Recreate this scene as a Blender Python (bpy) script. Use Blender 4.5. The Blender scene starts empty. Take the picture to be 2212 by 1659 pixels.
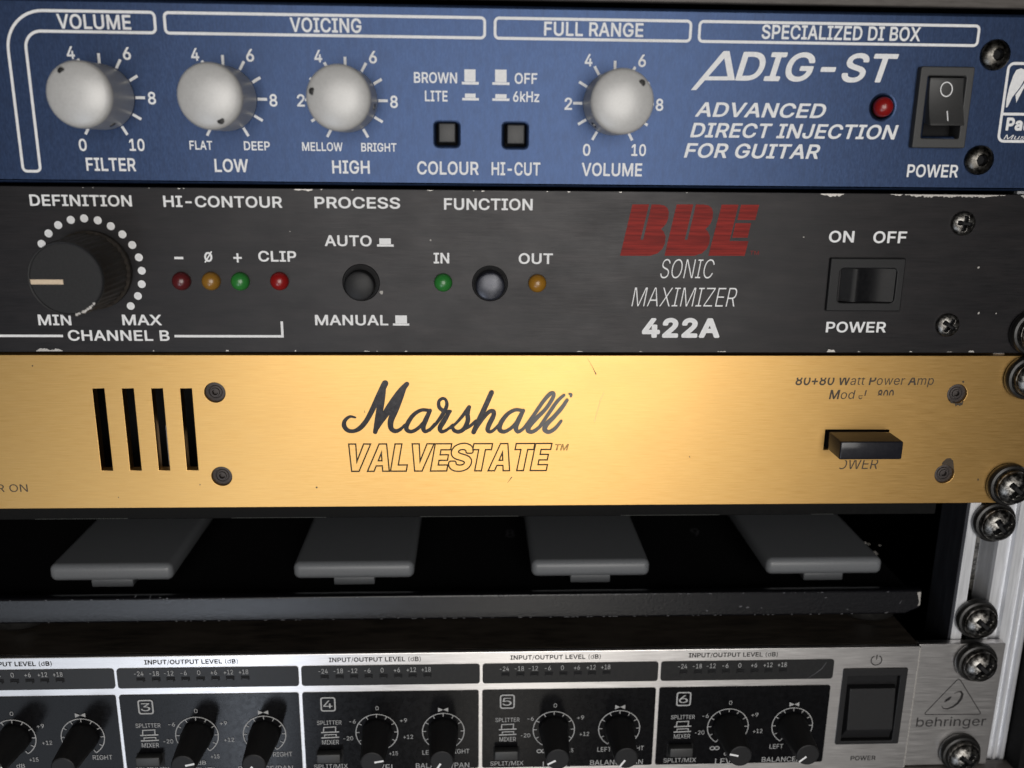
import bpy, bmesh, math, random
from mathutils import Vector
random.seed(7)
SC = bpy.context.scene
COL = SC.collection
MM = 0.001

# ------------------------------------------------------------------ camera
CAM = (82.43, -241.38, -33.07)
TILT, YAW, ROLL, FPX = 0.260124553, 0.043717821, 0.010875789, 1977.5
_ct, _st, _cy, _sy = math.cos(TILT), math.sin(TILT), math.cos(YAW), math.sin(YAW)
FWD = Vector((_sy * _ct, _cy * _ct, -_st))
_r0 = Vector((_cy, -_sy, 0)); _u0 = _r0.cross(FWD)
RIGHT = _r0 * math.cos(ROLL) + _u0 * math.sin(ROLL)
UPV = -_r0 * math.sin(ROLL) + _u0 * math.cos(ROLL)

cd = bpy.data.cameras.new('camera'); cam = bpy.data.objects.new('camera', cd); COL.objects.link(cam)
cd.sensor_fit = 'HORIZONTAL'; cd.sensor_width = 36.0; cd.lens = 36.0 * FPX / 2212.0
cd.clip_start = 0.005; cd.clip_end = 50
from mathutils import Matrix
_m = Matrix((RIGHT, UPV, -FWD)).transposed().to_4x4(); _m.translation = Vector(CAM) * MM
cam.matrix_world = _m
cd.dof.use_dof = True; cd.dof.focus_distance = 0.252; cd.dof.aperture_fstop = 10
SC.camera = cam

# ------------------------------------------------------------------ light
W = bpy.data.worlds.new('World'); SC.world = W; W.use_nodes = True
wn = W.node_tree; bg = wn.nodes['Background']
# a dim room: pale in front of the rack, dark above, below and to the right
_tc = wn.nodes.new('ShaderNodeTexCoord'); _sx = wn.nodes.new('ShaderNodeSeparateXYZ'); wn.links.new(_tc.outputs['Generated'], _sx.inputs[0])
def _mr(sock, a, b, lo, hi):
    n = wn.nodes.new('ShaderNodeMapRange'); n.interpolation_type = 'SMOOTHSTEP'; wn.links.new(sock, n.inputs[0])
    for i, v in enumerate((a, b, lo, hi)): n.inputs[1 + i].default_value = v
    return n.outputs[0]
def _mul(a, b):
    n = wn.nodes.new('ShaderNodeMath'); n.operation = 'MULTIPLY'; wn.links.new(a, n.inputs[0]); wn.links.new(b, n.inputs[1]); return n.outputs[0]
_f = _mul(_mr(_sx.outputs['Y'], -0.97, -0.70, 0.50, 0.03), _mr(_sx.outputs['X'], 0.1, 0.6, 1.0, 0.75))
_f = _mul(_f, _mr(_sx.outputs['Z'], -0.1, 0.45, 1.0, 0.15))
wn.links.new(_f, bg.inputs['Strength'])
bg.inputs['Color'].default_value = (1.0, 0.985, 0.975, 1)

def area(name, loc, target, sx, sy, power, color, roll=0.0):
    l = bpy.data.lights.new(name, 'AREA'); l.shape = 'RECTANGLE'; l.size = sx; l.size_y = sy
    l.energy = power; l.color = color
    o = bpy.data.objects.new(name, l); COL.objects.link(o); o.location = Vector(loc) * MM
    d = (Vector(target) - Vector(loc)); q_ = d.to_track_quat('-Z', 'Y')
    from mathutils import Quaternion
    o.rotation_euler = (q_ @ Quaternion((0, 0, 1), math.radians(roll))).to_euler()
    return o
area('window_light', (330, -1500, -250), (95, 0, -110), 0.18, 2.2, 3.7, (1.0, 0.95, 0.87), -11)
area('far_window_light', (-720, -1500, -1150), (0, 0, -190), 0.65, 0.8, 3.0, (0.80, 0.88, 1.0))
area('far_window_gap', (-390, -1500, -1150), (30, 0, -190), 0.08, 0.45, 1.8, (0.78, 0.86, 1.0))
area('room_lamp', (130, -1100, -20), (90, 0, -80), 0.75, 0.65, 6.8, (1.0, 0.97, 0.93))

SC.view_settings.view_transform = 'Standard'; SC.view_settings.look = 'None'
SC.view_settings.exposure = -0.1; SC.view_settings.gamma = 1.0; SC.view_settings.use_curve_mapping = False
SC.render.engine = 'CYCLES'
SC.cycles.max_bounces = 6
SC.cycles.use_denoising = True

# ------------------------------------------------------------------ helpers
def at(fx, fy, y=0.0):
    """the point (x, z) in mm on the upright plane y that the picture shows at (fx, fy) of 2212 x 1659"""
    d = FWD + RIGHT * ((fx - 1106) / FPX) - UPV * ((fy - 829.5) / FPX)
    t = (y - CAM[1]) / d.y
    return (CAM[0] + d.x * t, CAM[2] + d.z * t)

def A(fx, fy): return (fx / 4, fy / 4)
def reg(k, row):            # enlarged photo tiles -> picture coordinates
    oy = {0: 0.0, 1: 378.0, 2: 738.8, 3: 1053.1}[row]
    return lambda x, y: (553.0 * k + x / 4, oy + y / 4)
R0 = [reg(k, 0) for k in range(4)]; R1 = [reg(k, 1) for k in range(4)]
R2 = [reg(k, 2) for k in range(4)]; R3 = [reg(k, 3) for k in range(4)]
def reg4(k): return lambda x, y: (368.8 * k + x * 0.16675, 1382.5 + y * 0.16675)
R4 = [reg4(k) for k in range(6)]

def tag(o, label=None, cat=None, group=None, kind=None):
    if label: o['label'] = label
    if cat: o['category'] = cat
    if group: o['group'] = group
    if kind: o['kind'] = kind
    return o

def wloc(o):
    v = Vector(o.location)
    while o.parent: o = o.parent; v += Vector(o.location)
    return v

def link(name, me, parent=None, loc=(0, 0, 0), mat=None):
    """loc in world mm"""
    o = bpy.data.objects.new(name, me); COL.objects.link(o)
    v = Vector(loc) * MM
    if parent is not None:
        o.parent = parent; v = v - wloc(parent)
    o.location = v
    if mat is not None and len(me.materials) == 0: me.materials.append(mat)
    return o

def empty(name, loc):
    o = bpy.data.objects.new(name, None); COL.objects.link(o); o.location = Vector(loc) * MM
    o.empty_display_size = 0.01
    return o

def mk(name, verts, faces, smooth=False):
    me = bpy.data.meshes.new(name); me.from_pydata([Vector(v) * MM for v in verts], [], faces)
    if smooth:
        for p in me.polygons: p.use_smooth = True
    me.update(); return me

def autosmooth(me, ang=35):
    try: me.set_sharp_from_angle(angle=math.radians(ang))
    except Exception: pass

def lathe(name, prof, segs=48, rfun=None, smooth=True, ang=35):
    """prof: (radius, protrusion); axis points at the viewer (-Y)"""
    vs, fs = [], []
    n = len(prof)
    for (r, d) in prof:
        for i in range(segs):
            a = 2 * math.pi * i / segs
            rr = r * (rfun(i, d) if rfun else 1)
            vs.append((rr * math.sin(a), -d, rr * math.cos(a)))
    for j in range(n - 1):
        for i in range(segs):
            k = (i + 1) % segs
            fs.append((j * segs + i, (j + 1) * segs + i, (j + 1) * segs + k, j * segs + k))
    fs.append(tuple((n - 1) * segs + i for i in range(segs)))
    fs.append(tuple(reversed(range(segs))))
    me = mk(name, vs, fs, smooth)
    bm = bmesh.new(); bm.from_mesh(me); bmesh.ops.recalc_face_normals(bm, faces=bm.faces); bm.to_mesh(me); bm.free()
    if smooth: autosmooth(me, ang)
    return me

def field(name, radii, segs, h, mask=None):
    """disc with height h(x, z) towards the viewer, closed behind"""
    vs = [(0, -h(0, 0), 0)]; fs = []
    for r in radii:
        for i in range(segs):
            a = 2 * math.pi * i / segs; x, z = r * math.sin(a), r * math.cos(a)
            vs.append((x, -h(x, z), z))
    for i in range(segs): fs.append((0, 1 + i, 1 + (i + 1) % segs))
    for j in range(len(radii) - 1):
        for i in range(segs):
            k = (i + 1) % segs; a = 1 + j * segs; b = a + segs
            fs.append((a + i, b + i, b + k, a + k))
    b = 1 + (len(radii) - 1) * segs; c = len(vs)
    r = radii[-1]
    for i in range(segs):
        a = 2 * math.pi * i / segs; vs.append((r * math.sin(a), 0, r * math.cos(a)))
    for i in range(segs):
        k = (i + 1) % segs; fs.append((b + i, c + i, c + k, b + k))
    fs.append(tuple(c + i for i in range(segs)))
    me = mk(name, vs, fs, True)
    bm = bmesh.new(); bm.from_mesh(me); bmesh.ops.recalc_face_normals(bm, faces=bm.faces); bm.to_mesh(me); bm.free()
    if mask:
        for p in me.polygons:
            c = p.center / MM
            if c.y < -.01 and mask(c.x, c.z): p.material_index = 1  # shade of the drive recess put into colour: second, black material
    autosmooth(me, 50)
    return me

def to_mesh(curve, name):
    o = bpy.data.objects.new('tmp', curve); COL.objects.link(o)
    dg = bpy.context.evaluated_depsgraph_get(); dg.update()
    me = bpy.data.meshes.new_from_object(o.evaluated_get(dg))
    bpy.data.objects.remove(o); bpy.data.curves.remove(curve)
    me.name = name; me.materials.clear()
    return me

def shape(name, loops, y0, depth, mat, parent, bevel=0.0, loc=None, bres=2):
    """flat loops (x, z) mm (holes allowed), front at y0, going back by depth"""
    c = bpy.data.curves.new(name, 'CURVE'); c.dimensions = '2D'; c.fill_mode = 'BOTH'
    ox, oz = loc if loc else loops[0][0]
    for k_, lp in enumerate(loops):
        area2 = sum(lp[i - 1][0] * lp[i][1] - lp[i][0] * lp[i - 1][1] for i in range(len(lp)))
        if (area2 > 0) == (k_ > 0): lp = list(reversed(lp))        # outline one way round, holes the other
        s = c.splines.new('POLY'); s.points.add(len(lp) - 1); s.use_cyclic_u = True
        for p, (x, z) in zip(s.points, lp): p.co = ((x - ox), (z - oz), 0, 1)
    c.extrude = max(depth / 2 - bevel, 0.0); c.bevel_depth = bevel; c.bevel_resolution = bres; c.offset = -bevel
    me = to_mesh(c, name)
    for v in me.vertices:
        x, y, z = v.co; v.co = Vector((x, (depth / 2 - z), y)) * MM
    me.update(); autosmooth(me, 40)
    return link(name, me, parent, (ox, y0, oz), mat)

def rrect(x0, z0, x1, z1, r=0.0, n=5):
    if x0 > x1: x0, x1 = x1, x0
    if z0 > z1: z0, z1 = z1, z0
    if r <= 0: return [(x0, z0), (x1, z0), (x1, z1), (x0, z1)]
    out = []
    for cx, cz, a0 in ((x1 - r, z0 + r, -90), (x1 - r, z1 - r, 0), (x0 + r, z1 - r, 90), (x0 + r, z0 + r, 180)):
        for i in range(n + 1):
            a = math.radians(a0 + 90 * i / n); out.append((cx + r * math.cos(a), cz + r * math.sin(a)))
    return out

def circle(cx, cz, r, n=40): return [(cx + r * math.cos(2 * math.pi * i / n), cz + r * math.sin(2 * math.pi * i / n)) for i in range(n)]
def box_loop(fa, fb, y, r=0.0):
    (x0, z0), (x1, z1) = at(*fa, y), at(*fb, y); return rrect(x0, z0, x1, z1, r)

def prism(name, x0, x1, y0, y1, z0, z1, mat, parent, bev=0.0):
    bm = bmesh.new()
    vs = [bm.verts.new(Vector((x, y, z)) * MM) for x in (x0, x1) for y in (y0, y1) for z in (z0, z1)]
    for f in ((0, 1, 3, 2), (4, 6, 7, 5), (0, 4, 5, 1), (2, 3, 7, 6), (0, 2, 6, 4), (1, 5, 7, 3)): bm.faces.new([vs[i] for i in f])
    bmesh.ops.recalc_face_normals(bm, faces=bm.faces)
    if bev > 0: bmesh.ops.bevel(bm, geom=list(bm.edges), offset=bev * MM, segments=3, profile=0.5, affect='EDGES')
    c = Vector(((x0 + x1) / 2, (y0 + y1) / 2, (z0 + z1) / 2))
    for v in bm.verts: v.co -= c * MM
    me = bpy.data.meshes.new(name); bm.to_mesh(me); bm.free()
    if bev > 0:
        for p in me.polygons: p.use_smooth = True
        autosmooth(me, 40)
    return link(name, me, parent, c, mat)

PRINT = 0.03
def ribbon(pts, widths, y=0.0, ramp=0.0, closed=False):
    """verts/faces of a flat stroke through pts (x, z) with full widths"""
    n = len(pts); vs, fs = [], []
    if not hasattr(widths, '__len__'): widths = [widths] * n
    for i in range(n):
        p = Vector(pts[i]); a = Vector(pts[i - 1]) if (i > 0 or closed) else None
        b = Vector(pts[(i + 1) % n]) if (i < n - 1 or closed) else None
        d1 = (p - a).normalized() if a is not None else None
        d2 = (b - p).normalized() if b is not None else None
        if d1 is None: d1 = d2
        if d2 is None: d2 = d1
        n1, n2 = Vector((-d1.y, d1.x)), Vector((-d2.y, d2.x))
        m = n1 + n2
        m = m.normalized() if m.length > 0.05 else n1
        s = widths[i] / 2 / max(m.dot(n1), 0.5)
        q, w = p + m * s, p - m * s
        vs += [(q.x, y - ramp * i, q.y), (w.x, y - ramp * i, w.y)]
    for i in range(n if closed else n - 1):
        k = (i + 1) % n
        fs.append((2 * i, 2 * i + 1, 2 * k + 1, 2 * k))
    return vs, fs

class Strokes:
    def __init__(s): s.v = []; s.f = []
    def add(s, vf):
        b = len(s.v); s.v += vf[0]; s.f += [tuple(i + b for i in f) for f in vf[1]]
    def line(s, pts, w, y=0.0, closed=False, ramp=0.0): s.add(ribbon(pts, w, y, ramp, closed))
    def poly(s, pts, y=0.0): b = len(s.v); s.v += [(x, y, z) for x, z in pts]; s.f.append(tuple(range(b, b + len(pts))))
    def disc(s, cx, cz, r, y=0.0, n=20): s.poly(circle(cx, cz, r, n), y)
    def build(s, name, y0, mat, parent, lift=PRINT):
        ox = sum(v[0] for v in s.v) / len(s.v); oz = sum(v[2] for v in s.v) / len(s.v)
        me = mk(name, [(x - ox, y, z - oz) for x, y, z in s.v], s.f)
        bm = bmesh.new(); bm.from_mesh(me)
        for f in bm.faces:
            f.normal_update()
            if f.normal.y > 0: f.normal_flip()
        bmesh.ops.triangulate(bm, faces=[f for f in bm.faces if len(f.verts) > 4])
        bm.to_mesh(me); bm.free()
        return link(name, me, parent, (ox, y0 - lift, oz), mat)

def arc(cx, cz, r, a0, a1, n=24):   # clockwise angle from up, degrees
    return [(cx + r * math.sin(math.radians(a0 + (a1 - a0) * i / n)), cz + r * math.cos(math.radians(a0 + (a1 - a0) * i / n))) for i in range(n + 1)]

_GLYPH_DATA = '''
r(137|118,270 89,270 87,267 66,220 51,165 47,129 45,103 45,85 50,51 56,27 63,4 75,-23 84,-41 89,-48 116,-48 117,-47 93,10 81,54 76,103 81,159 95,213
r)137|48,270 19,270 41,214 50,181 56,156 61,103 56,55 44,12 21,-42 19,-47 21,-48 48,-48 52,-42 66,-12 80,24 87,54 91,79 92,106 86,165 71,220
r+227|127,182 99,182 99,114 98,113 31,113 31,87 32,86 98,86 99,17 126,17 127,18 128,86 194,86 196,87 195,113 128,114
r-227|168,122 58,122 57,120 57,95 60,94 168,94 168,96
r/125|117,266 89,266 11,-24 7,-37 8,-38 34,-38 36,-37
r0227|120,257 113,258 95,256 80,251 65,243 52,229 42,215 34,197 28,172 25,149 25,107 27,85 29,76 35,56 42,40 52,25 67,11 80,3 89,0 95,-2 112,-3 131,-2 146,3 160,11 174,25 184,40 193,61 199,85 202,113 202,143 198,178 192,199 184,215 175,229 161,243 146,251 131,256;122,229 136,224 145,218 153,209 160,196 165,182 171,154 172,130 171,106 169,89 165,71 159,56 153,46 145,37 133,29 124,26 112,25 103,26 90,31 82,37 74,46 68,56 62,71 57,89 55,107 55,134 57,164 61,179 66,196 74,209 82,218 91,225 106,229
r1227|138,253 135,254 101,254 98,253 43,212 44,179 104,223 105,224 106,223 106,30 105,27 39,27 38,26 38,2 39,0 194,0 196,1 195,27 138,28
r2227|116,258 96,256 84,253 72,248 61,241 50,230 42,218 37,208 34,198 33,181 63,181 64,192 67,202 73,212 76,216 85,223 96,228 103,229 112,230 136,225 148,216 154,208 159,196 160,188 156,164 146,148 137,136 33,25 32,24 32,16 32,1 33,0 192,0 194,1 195,26 193,28 78,28 76,30 128,84 168,129 185,158 189,178 191,187 189,199 186,211 180,223 173,232 163,242 145,252 129,256
r3227|186,254 35,254 35,227 36,226 144,226 144,224 140,220 79,151 78,148 78,125 80,124 102,124 119,122 138,116 146,112 158,98 161,91 164,80 164,65 161,55 157,46 152,40 146,35 137,30 110,25 83,30 71,36 63,43 60,49 57,55 54,66 23,66 22,65 22,61 27,43 35,29 44,19 53,12 66,5 80,0 95,-3 123,-3 141,1 155,6 167,14 182,29 191,44 196,62 196,83 191,100 185,112 181,118 171,127 155,138 137,143 123,145 113,145 112,146 186,230
r4227|155,253 153,254 126,254 123,253 21,80 20,54 21,53 139,53 141,52 141,50 141,1 142,0 171,0 171,52 172,53 205,53 206,54 207,66 206,80 205,81 172,81 171,82 171,159 142,158 141,82 55,81 54,82
r5227|183,254 48,254 34,127 64,123 85,135 110,138 127,136 139,130 151,119 157,110 160,103 163,91 163,73 162,64 157,53 153,46 145,37 138,32 131,29 119,26 109,25 86,30 68,46 63,56 61,65 30,65 31,58 34,46 41,31 53,17 68,6 83,0 97,-3 122,-3 142,2 157,9 172,21 185,38 190,50 195,68 195,80 195,94 193,104 189,118 179,134 172,143 162,152 145,162 128,166 116,167 91,163 70,152 68,151 67,152 75,226 182,226 183,227
r6227|161,254 130,255 126,254 68,170 41,122 35,107 32,92 32,68 37,50 43,37 50,26 60,15 70,8 85,1 97,-2 114,-3 133,-1 147,3 156,8 165,14 175,24 184,37 190,49 193,64 194,77 194,94 191,106 185,121 177,131 169,139 158,148 147,152 133,156 123,157 115,157 99,154 88,148;114,133 124,131 133,129 144,123 151,115 156,109 161,98 164,79 162,64 159,55 153,44 147,37 139,31 132,27 124,25 112,24 102,25 93,28 81,36 74,43 68,52 65,61 62,80 64,94 66,101 70,109 79,120 87,126 96,130 102,132
r7227|195,253 193,254 34,254 31,253 31,228 34,226 160,226 161,226 162,224 50,2 49,1 50,0 82,0 84,2 195,223
r8227|123,257 105,257 88,255 75,250 63,243 53,235 45,224 40,215 36,199 35,190 37,176 40,166 45,157 57,143 64,138 75,134 76,133 64,129 51,121 43,113 33,98 28,86 26,68 27,58 31,41 37,31 45,22 58,11 67,6 82,0 97,-3 114,-3 136,-1 148,2 165,9 178,19 189,31 196,43 200,58 200,68 199,83 195,94 189,106 175,121 162,129 150,133 152,134 162,138 171,145 180,155 186,166 189,176 191,191 189,205 186,214 180,226 173,235 163,243 152,250 142,253;118,229 138,224 150,215 154,211 158,200 159,194 159,181 155,167 149,160 142,153 132,149 112,145 88,150 78,158 72,166 69,173 67,181 67,190 67,197 70,206 76,215 81,220 90,225 112,230;126,116 136,114 148,107 161,95 167,82 168,70 167,58 162,47 157,41 149,34 135,27 126,25 112,25 100,25 91,27 78,33 70,39 66,44 60,56 58,65 58,77 63,91 70,101 85,112 102,117 112,117
r9227|116,258 97,256 85,253 72,247 63,241 51,230 44,222 36,205 33,193 32,176 33,163 37,145 41,134 47,126 58,114 69,107 78,103 94,98 109,97 127,101 139,108 73,12 67,2 66,1 67,0 99,0 102,2 161,90 186,134 190,146 194,160 194,187 191,200 183,218 176,229 166,239 151,249 130,256;123,229 133,226 139,223 147,217 156,205 161,196 163,184 164,169 162,160 157,148 153,141 146,133 141,129 132,125 121,122 105,122 94,125 85,130 73,142 67,152 64,163 62,175 63,186 67,199 70,205 75,212 85,222 97,228 105,230
rA240|139,253 137,254 102,254 100,253 15,19 9,2 9,0 42,0 66,67 68,71 71,71 171,71 175,64 197,1 198,0 204,0 230,0 231,1;119,227 121,224 139,163 161,103 162,100 161,99 77,100 104,178
rB228|138,253 121,254 33,254 30,253 30,2 31,0 124,0 142,1 157,4 172,9 184,16 196,28 201,36 205,44 208,58 208,80 205,92 201,102 196,110 186,120 174,127 158,132 158,133 160,134 178,143 193,160 195,163 198,175 199,188 198,199 195,211 190,222 186,228 174,240 166,245 153,250;135,225 148,220 156,215 163,206 167,198 168,181 165,169 160,161 151,152 144,148 121,143 63,143 63,225 120,226;130,115 145,112 153,109 163,102 171,92 175,84 178,68 176,58 172,48 165,40 154,33 136,29 63,29 62,115
rC255|138,257 134,258 113,256 95,251 74,241 58,229 46,215 40,206 34,196 28,181 22,157 20,127 22,100 27,79 36,56 45,41 52,32 59,25 75,12 90,5 113,-2 132,-3 149,-3 168,2 183,8 201,19 213,30 223,43 232,62 236,79 236,80 204,80 195,58 179,40 158,30 134,27 122,27 105,32 90,39 76,52 70,59 62,73 57,88 52,112 52,127 54,154 56,166 61,179 70,196 81,208 93,217 105,223 125,227 137,228 158,225 179,214 190,203 195,196 204,174 236,175 232,193 224,209 210,227 201,235 183,247 171,252
rD251|131,253 112,254 33,254 30,253 30,2 31,0 123,1 136,2 159,8 175,15 194,30 206,42 211,50 217,60 223,76 230,104 231,132 229,152 226,168 225,175 217,194 205,214 192,228 180,237 159,247;129,225 147,220 162,213 172,205 181,194 189,181 195,164 198,148 199,136 198,108 195,90 189,73 183,62 171,49 154,38 144,34 121,29 106,29 63,29 62,224 64,226 78,226 109,226
rE209|186,253 186,254 183,254 33,254 30,253 30,2 31,0 184,0 187,0 188,1 187,29 64,29 62,30 63,114 177,114 178,115 178,118 178,140 177,143 63,143 63,225 186,226
rF205|185,253 184,254 181,254 33,254 30,253 30,2 31,0 61,0 62,1 63,111 171,111 173,112 173,138 172,139 63,140 63,225 184,226
rG260|147,257 132,258 113,256 96,252 90,250 75,242 63,233 45,214 35,197 27,176 22,157 20,127 22,101 26,79 36,56 46,40 63,21 75,12 90,5 113,-2 134,-3 155,-2 173,3 188,9 195,14 203,19 214,29 226,46 233,62 238,80 239,101 239,128 143,128 141,127 141,101 142,100 206,99 208,98 206,85 203,73 198,62 191,51 183,43 176,38 161,30 147,27 123,27 105,32 93,38 81,47 71,59 62,73 57,88 52,112 52,127 54,154 56,166 61,179 70,196 82,209 92,217 105,223 119,227 134,228 158,224 179,212 194,196 204,174 236,175 234,188 224,209 218,218 203,233 191,242 176,250 159,255
rH258|228,253 226,254 198,254 196,253 196,146 196,145 195,144 181,144 63,145 62,253 61,254 33,254 30,253 30,2 31,0 61,0 62,1 62,115 64,116 196,116 197,1 198,0 226,0 228,1
rI150|135,253 132,254 18,254 16,253 16,226 59,226 59,223 59,30 56,29 16,28 16,2 17,0 132,0 134,1 134,28 93,29 91,30 91,223 92,225 93,226 134,226
rJ198|168,254 136,254 136,71 133,55 131,47 124,37 115,30 102,26 82,26 70,30 61,37 53,49 50,58 48,86 17,86 17,71 19,50 26,32 39,16 54,5 72,-1 84,-3 94,-3 114,-1 133,6 144,14 156,28 160,35 166,53 168,73
rL196|62,253 61,254 33,254 30,253 30,1 33,0 180,0 181,2 181,25 180,28 180,29 64,29 62,30
rM314|284,253 282,254 262,254 240,254 238,253 175,90 159,42 157,38 136,100 76,253 73,254 31,254 30,253 30,2 31,0 60,0 61,2 60,210 61,214 82,154 143,1 144,0 169,0 171,0 173,4 230,150 253,217 252,1 255,0 283,0 284,2
rN262|232,253 229,254 217,254 202,254 199,253 199,97 200,52 201,42 201,40 178,80 69,254 33,254 30,253 30,2 31,0 61,0 62,2 62,145 60,211 61,213 98,150 193,1 195,0 214,0 231,0 231,1
rO267|142,257 134,258 113,256 95,251 74,241 59,229 46,215 42,208 34,196 28,181 22,157 20,127 22,100 27,79 36,56 45,41 52,32 59,25 75,12 90,5 113,-2 132,-3 155,-2 176,4 194,14 212,29 221,40 229,52 239,76 245,103 247,125 245,154 240,175 232,197 219,217 207,230 191,243 171,252 155,256;141,227 149,226 162,223 174,217 186,207 197,194 204,182 209,170 213,151 215,128 214,106 211,89 203,70 196,58 186,47 174,38 161,31 144,27 134,27 122,27 105,31 90,39 76,52 66,67 57,88 54,103 52,127 52,142 57,167 63,182 70,196 81,208 93,217 105,223 126,228
rP222|137,253 106,254 33,254 30,253 30,2 31,0 61,0 62,1 63,93 133,94 154,98 165,103 178,112 187,121 193,130 200,144 204,163 204,181 201,199 195,214 188,226 178,236 172,240 154,249;115,226 132,225 147,220 156,214 165,204 171,188 172,175 171,160 166,146 162,139 156,133 148,128 138,124 129,122 118,121 64,121 63,122 62,124 62,226
rQ267|136,258 110,255 93,251 75,242 62,231 55,225 46,214 37,201 27,177 22,151 20,129 21,114 22,99 27,78 36,57 45,42 50,35 60,24 74,13 93,4 116,-2 135,-3 156,-1 179,5 201,-24 233,-24 233,-23 232,-20 202,19 202,21 208,25 222,42 233,60 240,79 245,102 247,127 245,153 240,175 233,195 227,205 220,216 204,233 192,242 174,251 153,256;137,228 149,226 164,222 176,216 186,207 193,201 205,181 211,166 214,150 215,127 214,105 210,88 205,73 196,58 183,44 156,80 123,79 159,31 147,28 134,26 119,28 101,34 86,43 73,55 63,72 57,88 53,106 52,127 53,148 57,166 63,183 73,199 86,212 92,216 104,222 119,227
rR224|137,253 117,254 79,254 33,254 30,253 30,2 31,0 61,0 62,1 62,97 63,99 66,99 123,99 132,84 177,0 211,0 213,1 157,104 169,110 177,115 183,120 190,128 195,136 199,145 204,162 205,176 204,188 201,204 192,222 188,228 178,237 166,244 156,249;117,226 133,225 148,220 156,216 162,210 166,204 171,190 173,175 171,162 167,150 162,144 156,137 139,130 130,128 117,128 63,128 62,226
rS223|116,258 97,257 82,254 67,248 58,243 52,238 38,225 32,214 27,201 26,187 28,171 33,157 43,145 55,136 76,125 128,109 148,102 166,90 170,82 172,76 172,61 169,54 164,45 155,37 145,31 134,27 119,25 112,25 83,29 74,34 63,43 57,51 54,58 52,68 22,68 19,67 21,54 25,42 32,30 41,20 52,11 62,5 79,-1 95,-4 128,-4 148,0 167,8 175,13 184,21 193,31 200,45 203,58 204,79 201,91 198,99 179,119 155,132 128,141 107,146 86,154 66,166 60,175 57,189 59,198 65,210 70,215 77,221 91,226 103,229 115,229 128,228 139,225 151,219 160,211 164,204 169,189 200,189 199,202 193,217 188,225 180,234 173,240 158,249 146,253 133,256
rT224|208,253 206,254 191,254 18,254 16,253 16,228 17,226 95,226 96,224 96,0 125,0 128,1 128,224 131,226 207,226 208,228
rU259|228,253 228,254 223,254 198,254 197,253 196,87 195,76 192,64 188,57 182,48 175,40 168,35 156,30 144,27 130,26 109,28 91,35 84,40 76,48 70,57 67,64 63,76 62,87 62,253 61,254 33,254 30,253 31,75 35,55 41,42 52,27 64,16 79,7 93,1 106,-2 130,-4 148,-3 166,1 181,7 196,17 207,27 215,37 224,55 228,75
rV240|231,253 230,254 200,254 197,253 144,100 124,36 120,27 107,72 94,110 43,253 41,254 27,254 11,254 9,253 102,0 138,0 139,1
rW343|334,253 333,254 315,254 303,254 301,253 261,97 246,32 227,114 190,253 189,254 186,254 153,254 111,94 96,32 86,80 42,253 41,254 9,254 9,252 75,8 78,0 113,0 115,1 158,157 167,194 171,217 184,158 227,1 231,0 263,0 265,1
rX237|222,253 222,254 219,254 187,254 143,192 127,166 120,152 118,153 96,190 52,254 16,254 16,253 25,240 98,134 100,130 10,1 46,0 95,70 114,100 118,108 120,108 134,82 190,1 192,0 225,0 227,1 138,132
rY236|227,253 225,254 191,254 136,166 126,146 119,131 117,132 112,145 96,172 46,253 45,254 11,254 9,253 101,104 102,0 132,0 134,1 134,104
rZ219|198,253 197,254 23,254 20,253 20,228 21,226 161,226 135,190 21,24 21,0 200,0 200,26 200,28 198,29 58,28 88,68 198,230
ra195|101,192 94,192 66,188 49,180 39,173 32,166 24,154 22,148 22,145 49,137 60,151 75,161 97,165 108,164 120,161 134,148 138,127 136,121 133,118 117,113 85,110 63,105 42,98 31,92 22,81 19,75 16,64 16,43 19,33 25,21 37,8 48,2 67,-4 81,-4 108,1 126,12 136,25 138,26 138,1 139,0 168,0 168,126 168,135 165,151 157,166 145,179 121,189;138,94 138,69 135,54 127,40 117,31 106,26 97,23 84,23 64,26 51,37 46,54 49,66 55,72 67,80 87,84 117,88 129,91
rb212|57,253 54,254 29,254 26,253 26,1 29,0 56,1 56,27 57,29 60,28 68,16 74,12 86,2 95,-2 104,-4 114,-4 129,-3 143,1 159,10 168,18 176,27 185,43 191,60 194,76 195,93 194,112 191,129 187,142 178,159 167,172 156,180 144,187 131,191 111,192 98,191 89,188 69,173 60,160 57,160;122,164 131,161 143,153 152,142 157,133 161,121 163,108 164,93 163,76 158,58 154,49 147,40 140,33 131,27 122,25 110,23 96,25 83,31 74,39 67,48 63,57 58,72 57,82 57,102 58,118 63,132 67,141 73,148 81,156 89,161 99,164 110,165
rc198|105,192 87,191 68,185 59,180 52,175 36,159 28,145 22,130 18,109 17,94 18,79 22,57 28,42 36,30 42,22 47,16 60,7 72,1 89,-3 104,-4 131,0 153,11 171,28 181,51 153,58 152,57 146,44 135,33 123,26 104,23 89,25 78,29 73,33 65,40 58,51 54,60 49,79 48,94 49,109 55,132 64,147 72,155 83,161 92,164 102,165 114,164 122,162 135,155 144,145 152,131 179,138 180,139 170,160 152,179 131,188
rd212|186,253 185,254 168,254 156,254 155,253 155,160 155,160 153,160 143,174 126,187 119,189 110,191 98,192 83,191 68,186 56,180 48,174 35,160 27,145 22,130 18,109 18,79 22,58 28,40 39,24 51,12 63,4 74,0 89,-4 107,-4 117,-2 126,2 143,15 152,27 155,29 157,28 156,1 158,0 185,0 186,1;114,164 123,161 135,153 144,142 150,130 155,108 155,82 153,69 149,55 145,48 140,40 134,34 125,28 114,25 102,23 92,24 81,28 72,33 66,39 58,49 52,64 49,78 48,94 49,109 52,124 58,139 65,148 72,155 81,161 90,164 101,165
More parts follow.
